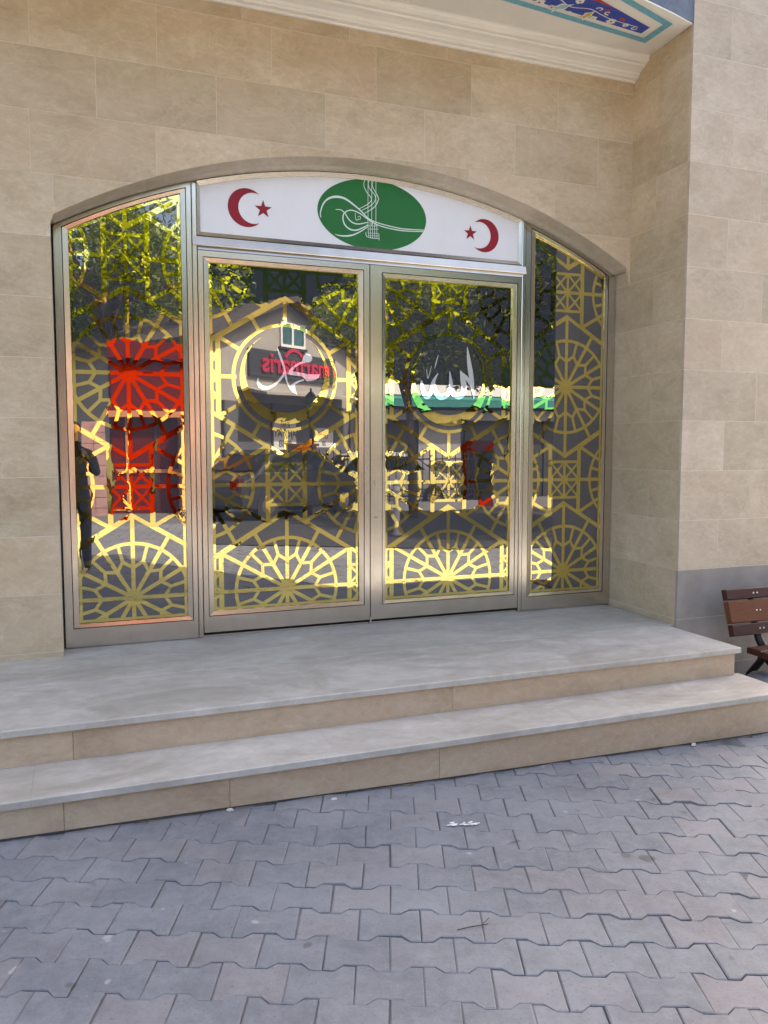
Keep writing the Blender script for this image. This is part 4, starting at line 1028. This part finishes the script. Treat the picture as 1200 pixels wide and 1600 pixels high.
M_CARGL = simple('car_glass', (.015,.018,.02), .05, 0, .1); M_TYRE = simple('tyre_rubber', (.02,.02,.02), .9); M_CARW = simple('white_car_paint', (.78,.78,.78), .2, 0, .02); M_CARS = simple('grey_car_paint', (.02,.021,.023), .45, .0, .05)
car('white hatchback parked behind the iron fence', 7.55, -10.4, 0, M_CARW)
car('dark grey hatchback parked across from the entrance beside the red kiosk', 4.35, -8.3, R(-32), M_CARS)
# grey bollard, red cooler
bo = tag(empty('street_bollard', (5.35, -3.6, ground_z(5.35)+.016)), 'plain grey steel bollard standing on the road edge', 'bollard')
mb = MB(); mb.lathe([(.09, 0), (.09, .03), (.06, .035), (.06, .92), (.055, .97), (.03, 1.0), (.001, 1.005)], n=18); mb.build('post', M_GREYCANV, bo, True)
mb = MB(); mb.lathe([(.0625, .80), (.0625, .88)], n=18); mb.build('band', M_FASCIA, bo)
co = tag(empty('drinks_cooler', (10.1, -9.6, -.5)), 'red upright drinks cooler at the end of the fence', 'cooler')
MB().box(-.33, .33, -.3, .3, .06, 1.85).build('cabinet', M_KRED, co); dr = MB().box(-.30, .30, .301, .34, .30, 1.60).build('door', M_CARGL, co); MB().box(.24, .27, .341, .38, .7, 1.2).build('handle', M_BOLT, dr)
for sx in (-.27, .27):
    for sy in (-.24, .24): MB().box(sx-.03, sx+.03, sy-.03, sy+.03, 0, .059).build('foot', M_TYRE, co)

# ------------------------------------------------------------------ the person taking the picture
def skin_mesh(name, joints, edges, mat, parent, sub=2, root=0):
    me = bpy.data.meshes.new(name); me.from_pydata([j[:3] for j in joints], edges, []); o = bpy.data.objects.new(name, me); link(o, parent)
    md = o.modifiers.new('skin', 'SKIN'); md.use_smooth_shade = True
    for i, j in enumerate(joints):
        r = j[3]; me.skin_vertices[0].data[i].radius = r if isinstance(r, tuple) else (r, r)
        me.skin_vertices[0].data[i].use_root = (i == root)
    ss = o.modifiers.new('sub', 'SUBSURF'); ss.levels = sub; ss.render_levels = sub
    me.materials.append(mat); return o
M_SKIN = simple('skin', (.45,.27,.19), .5, 0, .06); M_SHIRT = simple('dark_shirt', (.022,.022,.026), .85, 0, .2, 20); M_TROUS = simple('dark_trousers', (.015,.017,.022), .85, 0, .2, 20)
M_HAIR = simple('dark_hair', (.012,.01,.008), .6); M_PHONE = simple('black_phone', (.01,.01,.01), .15)
gz = ground_z(0); PXc, PYc = -.03, -.44
per = tag(empty('person', (PXc, PYc, gz)), 'person in dark clothes facing the doors and holding up a phone', 'person')
# body, local coordinates, z from the ground: legs, trunk, arms, neck in one surface
J = [(0,0,.92,(.15,.11)),(0,.01,1.10,(.14,.105)),(0,0,1.30,(.165,.115)),(0,-.01,1.44,(.10,.085)),(0,.0,1.52,(.052,.055)),(0,.02,1.60,(.06,.065)),
     (.095,0,.84,.092),(.105,.015,.48,.062),(.11,-.01,.10,.044),(.115,.10,.035,(.042,.034)),(-.095,0,.84,.092),(-.105,.015,.48,.062),(-.11,-.01,.10,.044),(-.115,.10,.035,(.042,.034)),
     (.19,0,1.40,.058),(.255,.10,1.16,.046),(.125,.30,1.40,.032),(-.19,0,1.40,.058),(-.235,.10,1.16,.046),(-.075,.30,1.40,.032)]
E_ = [(0,1),(1,2),(2,3),(3,4),(4,5),(0,6),(6,7),(7,8),(8,9),(0,10),(10,11),(11,12),(12,13),(3,14),(14,15),(15,16),(3,17),(17,18),(18,19)]
bd = skin_mesh('body', J, E_, M_SHIRT, per)
tr2 = skin_mesh('trousers', [(0,0,.97,(.152,.113)),(0,0,.90,(.155,.116)),(.095,0,.83,.097),(.105,.015,.48,.068),(.11,-.01,.09,.054),(-.095,0,.83,.097),(-.105,.015,.48,.068),(-.11,-.01,.09,.054)], [(0,1),(1,2),(2,3),(3,4),(1,5),(5,6),(6,7)], M_TROUS, per)
hd = MB(); hd.sphere((0, .035, 1.655), .105, 20, 14, (.76, .92, 1.16)); hd.v = [(x*(1-.25*max(0, 1.62-z)*5), y+(.012 if (y > .10 and 1.61 < z < 1.65) else 0), z) for x, y, z in hd.v]
hdo = hd.build('head', M_SKIN, per, True)
MB().sphere((0, .135, 1.635), .016, 8, 6, (.8, 1, 1.5)).build('nose', M_SKIN, hdo, True)
for s_ in (-1, 1):
    MB().sphere((s_*.030, .122, 1.665), .011, 8, 6, (1.3, .6, .8)).build('eye', M_HAIR, hdo, True); MB().sphere((s_*.081, .03, 1.65), .024, 8, 6, (.4, .8, 1.3)).build('ear', M_SKIN, hdo, True)
MB().box(-.022, .022, .118, .126, 1.595, 1.601).build('mouth', M_KRED, hdo)
hr = MB(); hr.sphere((0, .012, 1.69), .112, 18, 10, (.80, .95, .95)); hr.v = [(x, min(y, .10), max(z, 1.655 if y > .03 else 1.58)) for x, y, z in hr.v]; hr.build('hair', M_HAIR, hdo, True)
# hands closed round the phone's edges; phone in front of the face, lens towards the doors
for s_, wx in ((1, .125), (-1, -.075)):
    hx = wx-.025*s_
    skin_mesh('hand', [(wx, .29, 1.395, .026), (hx+.012*s_, .335, 1.415, (.030, .020)), (hx, .36, 1.43, (.034, .018))], [(0,1),(1,2)], M_SKIN, per, 2)
    for k in range(4):
        z = 1.452-.018*k; l_ = (.9, 1.0, .95, .8)[k]
        skin_mesh('finger', [(hx, .365, z-.01, .009), (hx+.010*s_, .385*1.0, z, .0085), (hx-.004*s_, .401, z+.002, .008), (hx-.022*s_*l_, .404, z+.002, .007)], [(0,1),(1,2),(2,3)], M_SKIN, per, 1)
    skin_mesh('thumb', [(hx, .345, 1.418, .011), (hx-.008*s_, .360, 1.445, .010), (hx-.022*s_, .372, 1.468, .009)], [(0,1),(1,2)], M_SKIN, per, 1)
ph = tag(MB().box(-.045, .047, .378, .386, 1.385, 1.545).build('phone', M_PHONE), 'black phone held up in both hands by the person', 'phone')
ph.location = (PXc+.028, PYc, gz)
